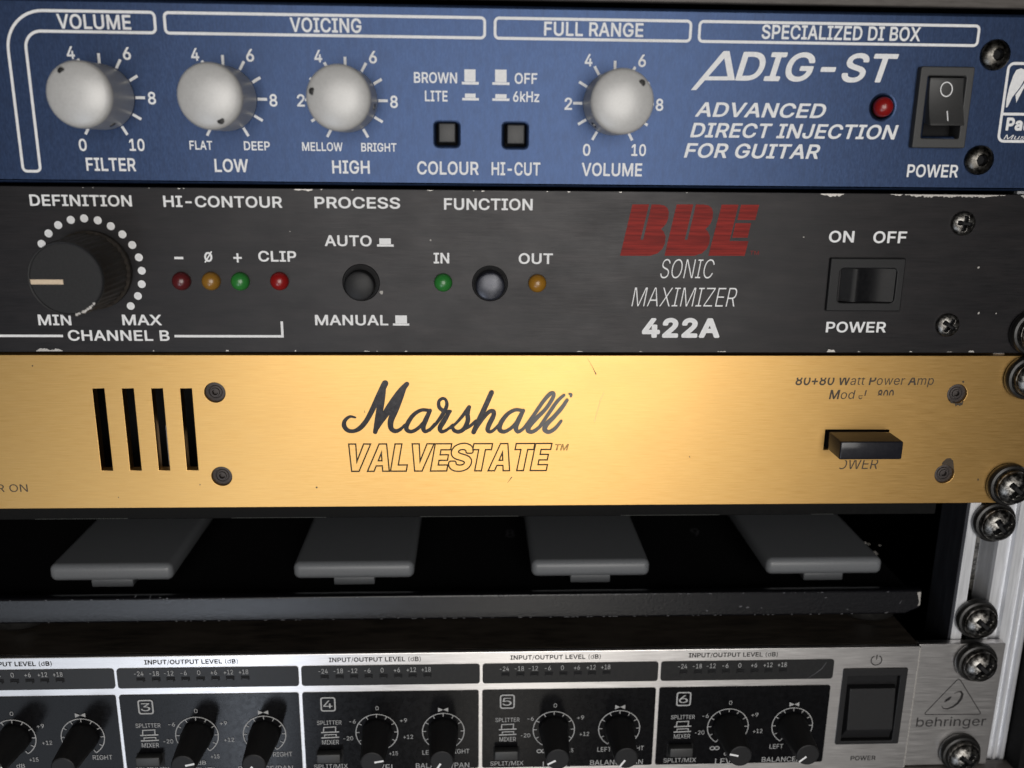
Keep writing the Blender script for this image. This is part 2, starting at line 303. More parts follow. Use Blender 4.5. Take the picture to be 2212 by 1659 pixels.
re202|105,192 87,191 71,186 59,180 45,169 36,159 31,151 24,135 19,114 17,93 18,78 22,57 30,39 36,29 44,19 59,8 74,1 89,-3 107,-4 119,-4 138,1 152,7 161,13 175,28 179,36 182,45 153,53 143,36 128,27 107,23 96,24 84,27 75,31 68,37 58,48 51,64 48,84 50,85 185,85 185,85 186,97 185,112 182,129 177,144 168,161 155,175 141,183 131,188;104,165 116,164 125,161 132,156 138,151 145,142 150,130 154,117 154,111 49,111 51,124 54,133 60,144 66,151 74,157 81,161 92,164
rg213|110,191 98,192 87,192 69,187 57,181 45,172 35,159 27,145 21,128 18,110 17,95 18,77 22,59 25,50 36,32 45,21 56,14 69,7 83,3 99,2 117,5 126,8 143,20 153,34 155,34 156,-2 153,-19 149,-30 141,-37 131,-44 117,-48 105,-49 78,-45 62,-33 51,-21 26,-34 26,-35 27,-37 42,-56 68,-70 78,-73 90,-75 114,-75 128,-73 144,-69 157,-62 167,-55 177,-41 182,-32 183,-26 186,-5 186,189 182,190 158,189 157,188 156,160 155,159 144,173 128,186 122,189;110,165 122,162 131,157 139,149 146,140 153,122 155,113 156,95 155,80 154,71 146,53 139,44 133,38 123,33 114,31 102,30 92,30 81,33 72,38 65,44 58,53 54,62 49,80 48,97 49,109 52,125 56,136 64,148 71,154 80,160 89,163 101,165
rh205|57,253 54,254 29,254 26,253 26,1 29,0 54,0 57,1 57,120 60,133 63,140 70,151 80,158 93,163 105,165 117,163 128,159 132,156 138,150 142,144 146,133 148,116 148,1 149,0 177,0 179,2 179,120 178,134 176,144 171,160 160,175 147,184 137,189 128,191 113,192 99,191 87,187 77,181 66,172 57,158
ri83|49,260 41,262 32,260 26,255 21,247 21,236 23,232 28,227 35,222 41,221 47,222 52,224 58,228 63,236 63,247 60,252 56,257;57,188 56,189 47,190 28,190 27,188 26,2 28,0 56,0 57,1
rk190|57,253 54,254 29,254 26,253 26,1 29,0 54,0 57,1 57,70 77,88 147,0 185,0 185,1 181,7 101,108 101,109 118,127 179,188 174,190 143,190 141,189 61,106 57,106
rl95|57,253 54,254 29,254 26,253 27,31 31,18 37,10 45,4 60,-1 80,-1 89,1 90,3 85,27 72,26 63,28 60,31 57,49
rm305|111,193 89,189 83,186 66,173 57,158 56,160 56,189 29,190 26,188 26,1 29,0 54,0 57,1 57,118 58,133 63,145 72,156 80,160 101,165 113,163 126,156 133,148 136,140 137,130 137,1 138,0 167,0 168,2 168,122 172,145 186,159 191,162 201,165 210,165 222,163 230,161 235,157 242,150 247,139 248,127 248,1 249,0 278,0 278,136 275,152 271,163 264,173 256,181 242,189 230,192 218,193 191,188 188,186 168,171 163,164 159,156 158,156 152,169 144,180 134,188 122,192
rn205|124,192 108,192 99,191 87,187 76,181 66,172 57,158 56,158 56,162 56,189 29,190 26,188 26,2 27,0 54,0 57,1 57,120 60,133 63,140 70,151 80,158 93,163 105,165 117,163 128,159 132,156 138,150 142,144 146,133 148,116 148,1 149,0 164,0 177,0 178,1 179,120 178,134 175,150 169,163 164,170 156,178 147,185 140,188
ro208|107,192 101,192 87,191 75,188 59,180 45,169 36,159 28,145 24,135 18,109 17,94 18,79 22,57 28,42 36,29 48,16 60,7 72,1 89,-3 102,-4 120,-3 138,2 150,8 161,17 170,27 179,42 186,60 189,75 190,94 189,112 185,132 180,145 171,160 161,171 146,182 135,187 122,191;116,164 126,161 135,155 143,148 150,136 157,120 159,102 159,85 158,75 155,63 149,49 143,40 137,34 126,28 119,25 104,23 92,24 81,28 73,33 65,40 58,51 54,60 49,79 48,94 49,109 55,132 64,147 72,155 83,161 92,164 102,165
rp212|115,192 99,191 86,187 69,173 60,161 57,160 56,162 56,189 26,189 26,-69 27,-71 54,-71 57,-70 57,29 60,29 69,15 87,1 104,-3 114,-4 128,-3 140,0 147,3 156,8 168,18 178,29 185,42 190,57 194,75 195,95 194,113 190,134 182,152 177,160 168,170 156,181 140,188 129,191;122,164 134,160 146,151 153,140 158,131 163,113 164,99 163,77 158,59 152,47 147,40 140,33 131,27 122,25 102,24 89,28 82,32 73,39 67,48 63,57 59,71 57,81 57,108 60,123 64,135 72,147 80,155 89,161 99,164 110,165
rr130|121,192 98,192 83,187 68,177 57,161 56,163 56,189 29,190 26,188 26,2 27,0 54,0 57,1 57,120 59,132 62,139 71,151 83,159 92,162 101,163 121,162
rs182|98,192 89,192 70,189 58,185 49,181 40,174 32,165 28,157 24,148 23,136 26,121 32,109 43,98 56,91 64,88 115,75 127,68 133,58 134,51 133,45 129,37 119,29 113,26 103,24 79,23 67,28 61,31 56,36 50,45 48,51 46,53 22,48 18,46 21,36 24,28 31,19 38,12 47,6 58,1 77,-3 94,-4 113,-2 127,2 140,8 149,16 156,24 162,33 165,43 166,54 164,67 160,76 153,85 148,90 143,94 128,101 86,111 70,118 62,122 58,126 56,130 54,141 56,147 58,151 67,159 73,162 83,165 95,166 106,165 115,162 121,158 127,152 134,139 162,145 150,169 136,181 127,186 118,189
rt114|63,234 61,236 33,235 32,191 30,190 4,189 3,164 31,163 32,162 32,45 34,32 39,20 46,10 57,3 61,2 76,-1 97,-1 103,0 107,2 101,26 100,27 84,25 73,27 67,32 64,39 63,51 63,161 64,164 102,164 102,189 64,190 63,191
ru205|178,189 165,190 148,189 148,76 148,66 145,57 138,43 129,34 117,28 102,25 87,27 77,31 72,34 63,45 58,58 57,72 57,189 53,190 27,190 26,189 27,55 30,42 34,30 39,22 48,12 60,4 74,-1 90,-2 105,-1 117,2 132,12 140,19 146,28 149,35 149,1 150,0 164,0 177,0 179,1
rw284|272,188 269,190 242,190 240,188 210,82 198,34 184,97 158,190 128,190 126,188 99,91 86,37 84,35 70,97 44,188 42,190 12,189 12,187 15,176 69,0 98,0 100,1 133,116 141,152 143,148 160,82 184,1 185,0 215,0
rz190|166,188 166,189 163,190 26,190 24,188 24,163 25,161 125,161 127,160 21,24 21,2 22,0 169,0 169,28 65,28 63,30 165,163 166,166
m+227|129,191 98,191 94,189 91,186 90,182 90,123 89,122 30,122 24,119 22,114 22,86 23,81 27,78 32,77 89,77 90,17 92,12 98,8 128,8 132,10 136,14 137,18 137,77 197,77 201,80 204,86 204,114 203,118 200,121 195,122 137,123 137,182 134,188
m-227|170,131 55,131 50,128 48,123 48,92 52,87 57,85 171,85 176,89 177,93 177,122 175,128
m0227|121,266 112,267 94,265 76,259 59,249 46,236 35,220 26,199 20,179 16,155 15,128 16,100 20,74 27,52 34,35 44,20 59,5 74,-4 94,-11 112,-12 133,-11 151,-5 167,5 181,19 192,35 201,55 207,76 210,98 212,127 210,154 207,179 201,200 191,221 181,236 166,250 149,260 133,265;122,220 131,216 139,211 146,203 151,194 156,181 160,164 162,148 163,127 162,107 160,89 156,74 152,62 146,52 139,44 131,38 122,35 113,34 103,35 95,38 89,43 81,52 75,62 70,77 67,89 65,106 64,127 64,146 67,164 70,179 75,193 81,203 88,211 96,217 104,220 113,221
m1227|142,262 135,263 99,263 95,262 38,221 35,216 34,178 36,173 42,170 48,172 97,206 97,40 96,36 38,36 33,34 30,31 29,28 29,0 31,-5 35,-8 41,-9 195,-9 200,-8 204,-4 204,1 204,28 203,32 200,35 195,36 147,37 147,254 145,259
m2227|117,266 94,265 81,262 66,255 55,248 44,238 36,226 29,211 25,198 24,181 27,175 31,172 63,172 68,174 72,178 75,196 81,208 90,216 103,220 112,220 133,216 138,213 143,208 148,200 151,187 147,167 134,146 25,30 23,24 23,0 25,-5 30,-9 195,-9 199,-7 203,-2 203,30 201,34 198,36 193,37 99,37 97,38 140,84 175,124 194,156 199,186 198,200 195,214 188,228 179,240 169,248 156,257 142,262 129,266
m3227|188,263 35,263 30,262 26,257 26,226 28,221 32,218 125,217 71,154 69,149 70,122 72,118 77,115 113,114 125,112 134,108 141,104 147,98 153,88 155,80 156,73 155,64 152,56 146,47 140,42 134,39 110,34 86,38 75,44 71,49 67,55 63,70 57,74 21,75 16,73 13,68 13,64 15,50 21,34 28,23 38,12 50,4 62,-3 78,-9 93,-11 107,-12 126,-11 143,-8 158,-2 173,7 183,16 191,26 200,41 204,58 205,71 205,80 204,89 200,101 193,116 184,128 171,139 156,147 143,151 130,154 194,226 195,230 195,256 193,260
m4227|160,262 156,263 123,263 118,261 116,259 13,85 11,79 11,52 13,48 18,44 132,43 132,0 135,-6 141,-9 171,-9 177,-7 180,0 180,43 181,44 208,44 213,48 215,52 215,82 213,86 210,89 207,90 181,90 180,91 180,158 179,163 174,167 168,168 141,168 136,166 133,163 132,158 132,91 73,90 69,91 163,250 164,256
m5227|185,263 47,263 43,261 40,257 25,128 26,122 29,119 32,117 64,114 68,115 88,126 109,129 118,129 125,127 133,123 144,113 152,100 154,89 154,73 152,64 149,56 144,49 134,41 127,37 119,35 110,34 89,39 76,51 72,59 70,68 67,71 64,74 29,74 24,71 21,65 23,52 27,38 33,26 44,13 53,5 67,-3 82,-9 95,-11 109,-12 128,-11 145,-7 160,0 173,10 183,20 191,32 199,47 203,64 204,80 204,94 202,106 198,119 193,130 186,140 179,149 170,157 160,164 140,172 128,175 113,176 88,171 79,167 78,169 83,217 182,217 188,219 191,223 192,226 192,254 190,260
m6227|162,263 126,263 119,260 61,175 32,124 27,109 24,95 23,83 24,65 28,49 34,34 43,20 54,9 67,-1 82,-7 99,-11 114,-12 129,-11 145,-7 159,-1 172,8 183,19 192,32 198,47 202,65 203,79 202,95 198,112 193,124 185,136 173,148 162,155 150,161 133,165 111,166 169,250 170,253 169,257 166,261;124,122 133,119 139,115 145,109 149,103 154,88 154,70 149,55 144,47 135,39 121,34 105,34 97,36 91,40 81,49 77,55 72,70 72,79 72,89 76,100 81,109 91,118 105,123 114,124
m7227|199,262 194,263 32,263 27,262 23,258 22,254 22,224 25,220 29,217 148,217 40,4 40,-2 44,-8 49,-9 83,-9 88,-7 91,-4 203,220 204,224 204,254 203,259
m8227|123,266 112,267 99,266 84,263 69,257 57,250 46,241 37,229 31,218 27,203 26,190 27,178 31,163 40,148 48,139 54,134 45,128 36,119 25,103 21,92 18,80 17,67 18,53 22,40 31,25 39,15 51,5 64,-2 78,-8 96,-11 114,-12 132,-11 148,-8 162,-3 174,4 187,14 197,26 204,40 208,56 209,68 208,80 206,91 202,101 196,112 189,120 181,127 172,134 178,139 187,149 194,161 198,175 200,193 198,205 194,218 188,230 181,239 168,250 157,257 144,262;118,220 135,216 142,211 146,206 149,200 150,194 150,182 148,175 142,165 133,159 112,154 93,158 84,165 78,175 75,188 77,200 83,209 91,216 112,221;126,107 136,104 144,99 150,94 156,85 159,77 159,68 157,56 153,50 145,42 139,39 123,34 102,34 88,38 81,42 72,51 67,62 67,77 72,89 82,100 96,106 112,109
m9227|117,266 97,266 82,262 67,255 55,247 43,235 35,223 28,208 24,193 23,175 24,157 28,144 33,132 42,118 54,106 64,99 76,94 93,90 108,88 114,89 115,88 57,4 57,0 57,-4 60,-7 64,-9 100,-9 105,-8 108,-5 166,80 195,132 199,145 202,158 203,174 202,188 199,205 192,222 183,235 172,246 159,255 144,262 130,265;121,220 135,215 141,211 149,200 152,193 154,184 154,166 152,158 149,151 141,141 135,136 121,131 105,131 91,137 85,141 78,151 74,158 72,168 73,186 74,193 78,200 85,210 91,215 105,220
mA240|142,262 138,263 101,263 96,262 92,258 0,4 -1,1 0,-3 5,-8 9,-9 42,-9 48,-6 51,-2 73,61 75,62 165,62 189,-2 192,-6 198,-9 231,-9 236,-8 239,-4 240,0 240,4 147,256 146,259;119,195 120,194 149,109 90,109
mB228|140,262 120,263 30,263 25,261 22,258 21,253 21,1 22,-4 27,-8 33,-9 124,-9 144,-8 160,-5 176,1 190,9 201,19 208,29 213,40 217,54 218,67 217,82 214,94 209,106 202,116 195,124 181,133 181,134 185,138 200,154 205,166 207,176 208,187 207,200 204,212 197,228 190,236 181,246 166,254 154,259;133,216 143,212 150,208 155,202 158,194 159,186 158,178 154,169 150,163 141,157 118,152 72,152 72,216 120,217;129,106 141,104 148,101 156,96 163,88 167,80 169,68 167,60 164,52 159,47 151,42 139,39 121,38 72,38 71,106
mC255|139,266 132,267 111,265 90,259 71,250 52,235 38,220 27,202 18,179 13,154 11,128 13,101 18,76 27,53 39,34 54,17 71,5 89,-4 111,-10 134,-12 150,-11 173,-6 194,3 207,12 224,29 232,41 238,53 242,64 245,80 243,86 237,89 201,89 196,85 187,62 173,47 155,39 134,36 120,37 110,40 96,46 87,53 78,64 71,76 65,91 62,109 61,130 62,146 65,161 70,178 78,191 87,201 98,209 108,214 120,218 134,219 155,216 173,207 186,193 196,170 201,166 237,165 242,167 245,172 245,176 242,190 238,202 233,212 223,226 207,242 195,251 174,260
mD251|132,262 112,263 30,263 25,261 22,258 21,253 21,1 23,-5 28,-9 111,-9 136,-7 160,-1 181,8 198,20 202,25 213,37 224,54 233,76 238,103 240,127 238,152 233,178 224,200 212,220 199,234 183,246 160,256 139,261;127,216 142,212 156,206 166,198 174,190 181,176 187,162 190,144 191,127 190,110 186,92 181,78 174,66 166,56 154,48 141,42 126,39 108,38 73,37 71,38 72,216 109,217
mE209|190,262 186,263 31,263 27,262 23,259 21,253 21,1 22,-4 26,-8 33,-9 187,-9 192,-8 196,-4 197,1 196,30 194,34 190,37 73,38 71,38 72,105 178,105 181,106 185,109 187,115 187,144 185,148 180,152 72,152 72,216 189,217 193,220 195,226 195,254 194,259
mF205|189,262 184,263 31,263 27,262 23,259 21,253 21,1 22,-4 26,-8 31,-9 63,-9 67,-7 70,-4 71,1 72,102 174,102 178,103 182,109 182,140 179,145 175,148 72,149 72,216 187,217 192,221 194,226 194,254 192,259
mG260|146,266 132,267 111,265 90,259 70,250 53,236 38,220 26,200 18,178 13,154 11,125 13,101 18,77 26,55 38,35 53,18 70,5 90,-5 113,-11 135,-12 156,-11 177,-5 192,1 207,11 222,25 233,41 241,59 247,80 248,100 248,128 246,133 243,136 239,137 141,137 135,134 132,128 132,100 134,95 137,92 141,91 195,91 197,90 198,89 195,77 190,67 185,58 177,50 167,43 158,39 147,36 134,36 120,37 108,40 98,46 88,53 78,64 71,76 65,91 62,109 61,130 62,146 65,161 70,178 78,191 87,201 97,209 108,214 120,218 132,219 155,216 173,206 186,191 196,170 201,166 237,165 242,167 245,172 246,176 243,188 238,202 233,212 226,223 216,234 198,248 185,256 162,263
mH258|233,262 228,263 196,263 192,262 188,258 187,253 187,154 186,153 72,154 71,253 71,258 67,262 63,263 30,263 26,262 23,259 21,253 21,2 22,-4 25,-7 30,-9 63,-9 67,-7 70,-4 71,2 71,106 73,107 187,106 187,1 188,-4 192,-7 196,-9 229,-9 232,-8 236,-5 237,-2 237,2 237,253 237,258
mI150|139,262 134,263 15,263 11,261 7,258 7,226 9,220 15,217 48,217 50,216 50,38 48,37 15,37 9,34 7,28 7,0 8,-5 12,-8 18,-9 135,-9 140,-7 143,-4 144,0 144,28 141,34 135,37 102,38 100,38 100,216 102,217 135,217 141,220 144,226 144,254 142,259
mJ198|170,263 135,263 129,260 127,256 127,73 125,59 122,50 118,44 111,38 102,35 93,34 84,35 75,38 67,44 62,52 59,61 58,88 54,94 49,95 16,95 12,93 8,89 8,73 10,50 18,28 32,10 51,-3 70,-10 91,-12 117,-10 136,-2 151,8 154,11 167,28 175,49 177,74 177,254 175,260
mL196|67,262 63,263 30,263 25,261 21,256 21,2 22,-4 25,-7 30,-9 178,-9 184,-8 188,-5 190,0 190,28 188,32 184,37 180,37 73,38 71,38 71,254 70,259
mM314|288,262 283,263 238,263 234,262 231,259 157,68 147,97 83,259 80,262 76,263 30,263 24,260 22,258 21,253 21,2 21,-2 24,-6 30,-9 61,-9 66,-7 70,-2 70,160 135,-4 139,-8 144,-9 172,-9 177,-7 179,-4 243,159 243,-2 247,-7 252,-9 285,-9 291,-6 293,-2 293,2 293,253 292,258
mN262|236,262 232,263 199,263 195,262 191,256 190,78 75,260 69,263 30,263 26,262 23,259 21,253 21,2 22,-4 25,-7 30,-9 63,-9 68,-6 71,-2 71,175 72,177 94,139 187,-6 193,-9 231,-9 235,-8 239,-5 240,-2 241,2 241,253 240,258
mO267|142,266 132,267 111,265 90,259 71,250 53,236 38,218 27,200 19,181 13,154 11,128 13,101 18,76 27,53 39,34 54,17 71,5 88,-4 111,-11 132,-12 156,-10 177,-5 197,5 213,17 218,23 228,34 240,53 248,74 254,100 255,127 254,154 248,179 240,200 227,221 214,236 195,250 176,260 156,265;141,218 158,215 170,209 180,201 188,191 196,179 201,164 205,146 206,127 205,107 202,91 196,76 189,64 180,54 170,45 159,40 152,38 134,35 120,37 108,40 98,45 87,53 78,64 71,76 65,91 62,107 61,128 62,146 65,164 71,179 78,191 86,200 96,208 108,214 120,218 134,219
mP222|138,262 117,263 30,263 25,261 22,258 21,253 21,1 22,-4 27,-8 31,-9 63,-9 67,-7 70,-4 71,1 72,84 118,84 136,85 157,90 171,96 185,106 196,118 203,128 208,141 212,158 213,174 212,188 209,205 202,220 193,233 184,242 172,251 156,258;115,217 127,216 138,214 150,208 155,202 161,190 163,176 162,164 158,151 155,145 150,140 144,136 136,133 117,130 72,131 72,217
mR224|138,262 117,263 30,263 25,261 22,258 21,253 21,1 22,-4 27,-8 31,-9 63,-9 67,-7 70,-4 71,1 71,90 73,90 118,90 168,-4 172,-8 177,-9 214,-9 219,-7 222,-4 223,0 222,4 170,100 184,109 195,119 203,132 209,145 212,160 214,176 213,192 209,206 203,220 196,232 184,244 168,254 156,258;115,217 127,216 138,214 146,211 156,203 161,192 164,176 163,168 159,154 151,145 145,142 136,139 117,137 72,137 72,217
mS223|117,267 97,266 79,262 65,257 53,251 40,240 29,228 23,216 19,204 17,187 19,169 28,150 37,138 52,127 70,118 143,94 159,84 162,79 164,70 163,63 161,57 152,46 140,39 124,34 112,34 86,38 74,45 69,49 65,55 60,73 55,77 19,77 13,75 10,69 12,52 17,38 25,25 35,13 47,3 61,-4 74,-9 94,-12 112,-13 131,-12 149,-9 166,-3 181,6 192,16 201,27 206,37 212,54 213,69 212,84 210,93 206,102 185,126 158,140 89,162 73,173 69,178 67,187 67,193 69,199 75,208 82,213 94,218 112,220 127,219 137,216 146,211 154,204 157,198 160,186 166,181 202,180 206,182 208,186 209,190 208,202 203,217 196,230 186,241 175,250 160,258 146,263 131,266
mT224|213,262 206,263 17,263 12,262 8,258 7,226 8,222 12,218 17,217 86,217 87,216 87,1 89,-5 93,-8 129,-9 134,-6 137,0 137,216 140,217 209,217 213,218 217,224 217,253 216,258
mU259|232,262 228,263 196,263 192,262 188,258 187,252 187,90 187,79 184,70 181,61 176,54 169,47 162,42 151,38 142,36 130,35 118,36 109,38 97,42 90,48 83,54 78,61 74,70 72,79 71,90 71,252 70,258 67,262 63,263 30,263 27,262 23,259 21,256 21,252 21,87 22,69 27,51 34,36 45,21 58,9 73,0 91,-8 112,-12 130,-13 150,-12 169,-7 187,0 201,9 213,20 223,34 232,52 236,69 238,87 238,253 237,258
mV240|236,262 231,263 197,263 192,261 189,258 120,58 105,106 50,259 46,262 42,263 9,263 4,262 0,258 -1,254 0,250 92,1 95,-5 98,-8 102,-9 140,-9 144,-7 147,-4 240,252 240,258
mW343|339,262 335,263 302,263 297,262 293,258 246,74 199,256 195,261 189,263 153,263 149,262 145,258 98,78 96,76 49,258 45,262 41,263 8,263 2,260 0,256 0,252 69,-2 71,-6 77,-9 116,-9 120,-7 123,-4 171,174 220,-4 224,-8 228,-9 266,-9 272,-6 274,-2 343,252 343,258
mX237|227,262 223,263 187,263 181,261 142,205 120,171 118,171 97,205 58,261 52,263 16,263 12,263 9,260 6,254 7,250 89,130 2,6 0,0 1,-4 4,-7 9,-9 45,-9 48,-9 52,-6 98,60 118,90 120,89 139,60 185,-6 192,-9 228,-9 232,-8 235,-5 237,1 235,6 149,132 231,249 232,256
mY236|232,262 227,263 191,263 184,260 133,178 119,153 117,154 103,178 52,260 45,263 8,263 3,261 0,258 0,253 1,248 93,102 93,0 95,-5 98,-8 102,-9 134,-9 138,-8 142,-4 143,2 143,102 235,250 236,256 234,260
mZ219|203,262 198,263 21,263 17,262 13,259 11,254 11,224 14,220 18,217 143,217 13,28 12,24 12,0 14,-5 17,-8 21,-9 200,-9 204,-8 207,-5 209,0 209,30 206,34 203,37 78,37 77,38 206,226 207,230 207,254 206,259
mk190|61,262 57,263 26,263 21,261 18,256 17,2 18,-4 21,-7 26,-9 57,-9 60,-8 64,-5 66,1 66,66 75,75 77,75 141,-7 147,-9 186,-9 189,-8 192,-6 194,-2 195,2 193,6 112,108 186,183 189,188 188,193 185,197 180,199 143,199 138,198 66,125 66,254 64,259
mz190|170,198 166,199 25,199 20,198 17,194 15,190 15,162 16,157 20,153 25,152 107,152 109,151 13,28 12,24 12,0 13,-4 16,-7 22,-9 169,-9 173,-8 176,-5 178,0 178,28 176,33 172,37 83,37 81,38 173,160 175,166 175,190 174,194
h0227|116,277 92,275 71,268 53,257 37,241 25,223 17,205 11,185 6,155 5,128 6,100 11,71 17,50 25,32 37,13 53,-3 71,-14 92,-20 113,-22 134,-20 155,-14 173,-3 189,13 201,31 211,53 217,74 220,97 222,127 220,155 216,182 210,203 205,215 200,226 190,241 173,257 156,268 136,274;113,211 121,210 127,207 131,204 138,197 143,188 147,178 150,163 152,146 153,127 152,109 150,92 147,77 143,67 138,58 131,50 127,47 121,45 113,44 106,45 100,47 95,50 89,58 84,67 80,77 76,92 74,109 74,127 74,146 76,163 80,178 84,188 89,197 95,204 100,207 106,210
h1227|143,272 138,273 99,273 92,272 32,229 28,224 25,220 24,214 24,176 27,169 33,163 42,160 51,162 86,187 87,186 87,48 86,46 36,46 30,44 24,40 21,35 19,30 19,-2 23,-11 27,-15 32,-18 39,-19 197,-19 206,-16 210,-11 213,-6 214,0 214,28 213,34 209,40 204,44 198,46 159,46 157,48 157,254 156,260 153,265 149,270
h2227|130,276 112,277 94,275 78,271 63,265 49,256 36,244 27,230 20,216 15,198 14,178 16,172 19,168 24,164 28,163 64,162 73,165 78,169 81,174 84,193 88,200 96,207 105,210 111,211 129,207 132,205 135,202 139,196 141,187 137,170 126,152 16,34 13,25 13,-4 18,-12 25,-18 33,-19 195,-19 201,-18 205,-15 210,-11 212,-6 214,0 213,31 210,38 204,45 195,47 120,48 148,78 184,120 203,152 209,186 208,202 204,218 197,232 187,245 175,256 162,265 147,271
h3227|193,272 186,273 35,273 29,272 24,270 20,266 17,262 16,254 16,224 19,217 24,211 29,208 35,207 101,207 103,206 62,158 59,151 59,124 61,118 63,113 68,108 75,105 113,104 122,102 129,100 139,92 143,85 145,79 145,65 142,58 138,53 131,48 108,44 89,48 81,52 76,59 71,76 66,80 60,84 54,85 20,85 14,83 8,79 4,71 3,64 6,47 12,31 20,17 31,5 44,-5 57,-12 77,-19 92,-21 107,-22 128,-21 147,-17 165,-9 177,-2 189,8 200,22 208,37 214,55 215,73 214,91 208,109 201,122 189,137 176,148 162,155 149,160 201,218 204,224 205,230 205,259 201,266
h4227|160,272 156,273 121,273 115,271 109,266 4,90 1,80 1,49 6,40 13,35 19,34 121,34 122,0 123,-5 125,-10 129,-14 133,-17 139,-19 172,-19 178,-17 183,-15 188,-10 190,-2 190,32 192,34 208,34 216,36 223,43 226,52 226,82 224,88 222,92 217,97 211,100 192,100 190,102 190,158 189,164 187,169 181,175 174,178 141,178 132,176 131,176 173,248 174,256 171,264 166,269;121,159 121,100 88,100 87,102
h5227|189,272 182,273 47,273 38,270 34,267 31,262 29,256 15,128 15,122 18,116 23,111 29,108 64,104 73,106 91,116 109,119 116,119 128,115 136,107 142,97 144,88 144,73 143,67 137,57 128,49 122,46 113,44 95,48 85,56 82,60 79,71 77,76 72,80 67,83 61,84 28,84 21,82 16,77 12,71 11,64 13,47 19,32 26,19 36,7 49,-4 62,-12 79,-18 94,-21 109,-22 130,-21 148,-16 164,-8 181,4 191,14 199,26 208,43 213,65 214,82 213,98 211,110 206,124 200,136 188,154 177,164 167,172 155,178 143,182 130,185 116,186 91,182 90,184 92,206 94,207 184,207 190,208 196,212 200,218 202,224 202,256 201,262 198,266
h6227|167,272 160,273 124,273 118,271 112,267 52,180 23,128 17,112 14,97 13,83 14,64 18,46 25,29 35,14 48,1 63,-10 79,-17 97,-21 114,-22 129,-21 148,-17 163,-10 178,0 190,13 201,28 208,44 212,62 213,79 212,95 208,113 201,130 191,145 181,154 169,163 153,170 130,176 178,247 180,254 178,262 174,268;118,113 124,112 130,109 136,103 140,98 144,86 144,71 140,59 136,54 130,48 120,44 108,44 102,45 96,48 90,54 86,59 82,71 82,86 86,98 93,107 100,111 106,113
h7227|200,272 194,273 31,273 22,270 15,264 12,254 12,223 16,216 23,209 31,207 131,206 31,7 30,0 31,-6 35,-12 40,-16 49,-19 85,-19 94,-15 100,-8 213,217 214,224 214,258 209,266 205,271
h8227|116,277 94,275 79,272 63,265 51,258 39,247 30,236 23,224 17,205 16,190 18,175 23,157 31,143 37,136 37,134 29,127 22,118 15,106 10,92 8,80 7,68 8,52 13,35 21,20 33,7 46,-4 60,-12 75,-17 94,-21 112,-22 132,-21 151,-17 168,-11 181,-3 192,6 204,19 212,34 218,50 219,67 218,83 216,94 211,106 203,119 189,134 189,136 196,145 203,157 208,175 210,190 209,205 203,223 197,235 189,245 174,259 161,266 147,272 130,276;118,209 130,207 137,200 140,194 141,188 140,182 138,176 130,168 114,164 96,168 89,175 86,182 86,193 88,200 96,207 112,210;120,98 133,94 141,89 145,83 149,76 149,70 149,64 145,56 139,50 135,48 121,44 103,44 96,46 87,50 81,56 77,64 77,74 81,84 88,92 99,97 106,98
h9227|130,276 112,277 94,275 76,270 60,262 48,254 37,243 27,229 19,212 15,196 13,175 15,156 19,139 25,126 33,113 46,100 60,90 76,83 96,79 48,7 47,0 48,-8 54,-15 61,-18 102,-19 108,-17 114,-12 174,74 203,126 210,145 212,158 213,172 212,192 208,210 200,228 189,243 178,254 166,262 148,271;123,210 129,207 134,204 138,199 142,190 145,175 143,162 137,151 130,145 126,143 114,141 102,143 91,150 87,156 84,162 82,175 83,188 89,199 97,207 108,211 114,211
hA240|143,272 138,273 98,273 89,269 83,262 -10,6 -11,0 -9,-8 -6,-12 0,-17 8,-19 44,-19 50,-17 55,-14 60,-6 81,52 158,52 159,51 180,-8 185,-14 192,-18 198,-19 234,-19 242,-16 248,-8 250,0 249,7 156,260 151,268;119,162 120,161 135,120 134,118 107,118 104,120
hE209|191,272 186,273 30,273 21,270 14,264 11,254 11,0 14,-10 21,-16 30,-19 189,-19 198,-16 204,-10 207,0 206,31 202,40 195,46 187,48 82,48 81,49 81,94 82,95 180,96 189,99 195,106 197,114 197,145 193,154 186,160 178,162 84,162 81,163 81,205 82,207 187,207 193,208 199,212 204,218 205,224 205,256 203,262 201,266 196,270
hL196|67,272 61,273 25,273 21,270 16,266 11,258 11,2 12,-6 15,-11 19,-15 24,-18 30,-19 180,-19 187,-18 192,-15 196,-11 198,-6 200,0 199,32 196,39 190,45 181,47 82,48 81,49 81,254 80,260 78,265 73,270
hP222|131,272 117,273 28,273 19,269 15,265 12,260 11,253 11,0 12,-6 15,-11 19,-15 24,-18 30,-19 64,-19 72,-16 78,-10 81,0 81,73 82,74 118,74 138,75 157,79 174,86 190,97 202,109 212,124 218,139 222,158 223,174 222,190 218,208 210,226 202,238 192,248 177,260 157,268 141,272;124,207 133,205 140,202 147,197 150,192 153,181 153,174 152,162 148,152 144,148 139,145 127,141 82,140 81,142 81,206
hS223|132,276 113,277 92,275 77,272 64,267 47,259 32,247 22,234 14,220 8,202 7,186 10,165 17,147 31,130 46,119 64,109 139,85 152,76 153,75 154,70 152,63 150,58 146,54 137,48 130,46 113,44 89,48 80,53 74,60 71,73 68,78 64,83 58,86 52,87 17,87 10,84 3,78 1,73 0,67 3,48 8,34 15,22 26,8 40,-4 55,-12 73,-19 91,-22 112,-23 136,-22 152,-18 166,-13 184,-4 199,8 209,21 217,37 222,54 223,73 222,84 219,97 212,111 193,132 163,149 94,171 80,180 78,183 77,192 80,198 83,201 91,206 97,208 113,210 125,209 133,207 140,203 145,199 147,195 151,183 153,178 158,174 164,171 203,170 211,173 217,180 219,184 219,190 217,208 211,224 204,235 195,246 181,258 167,265 151,272
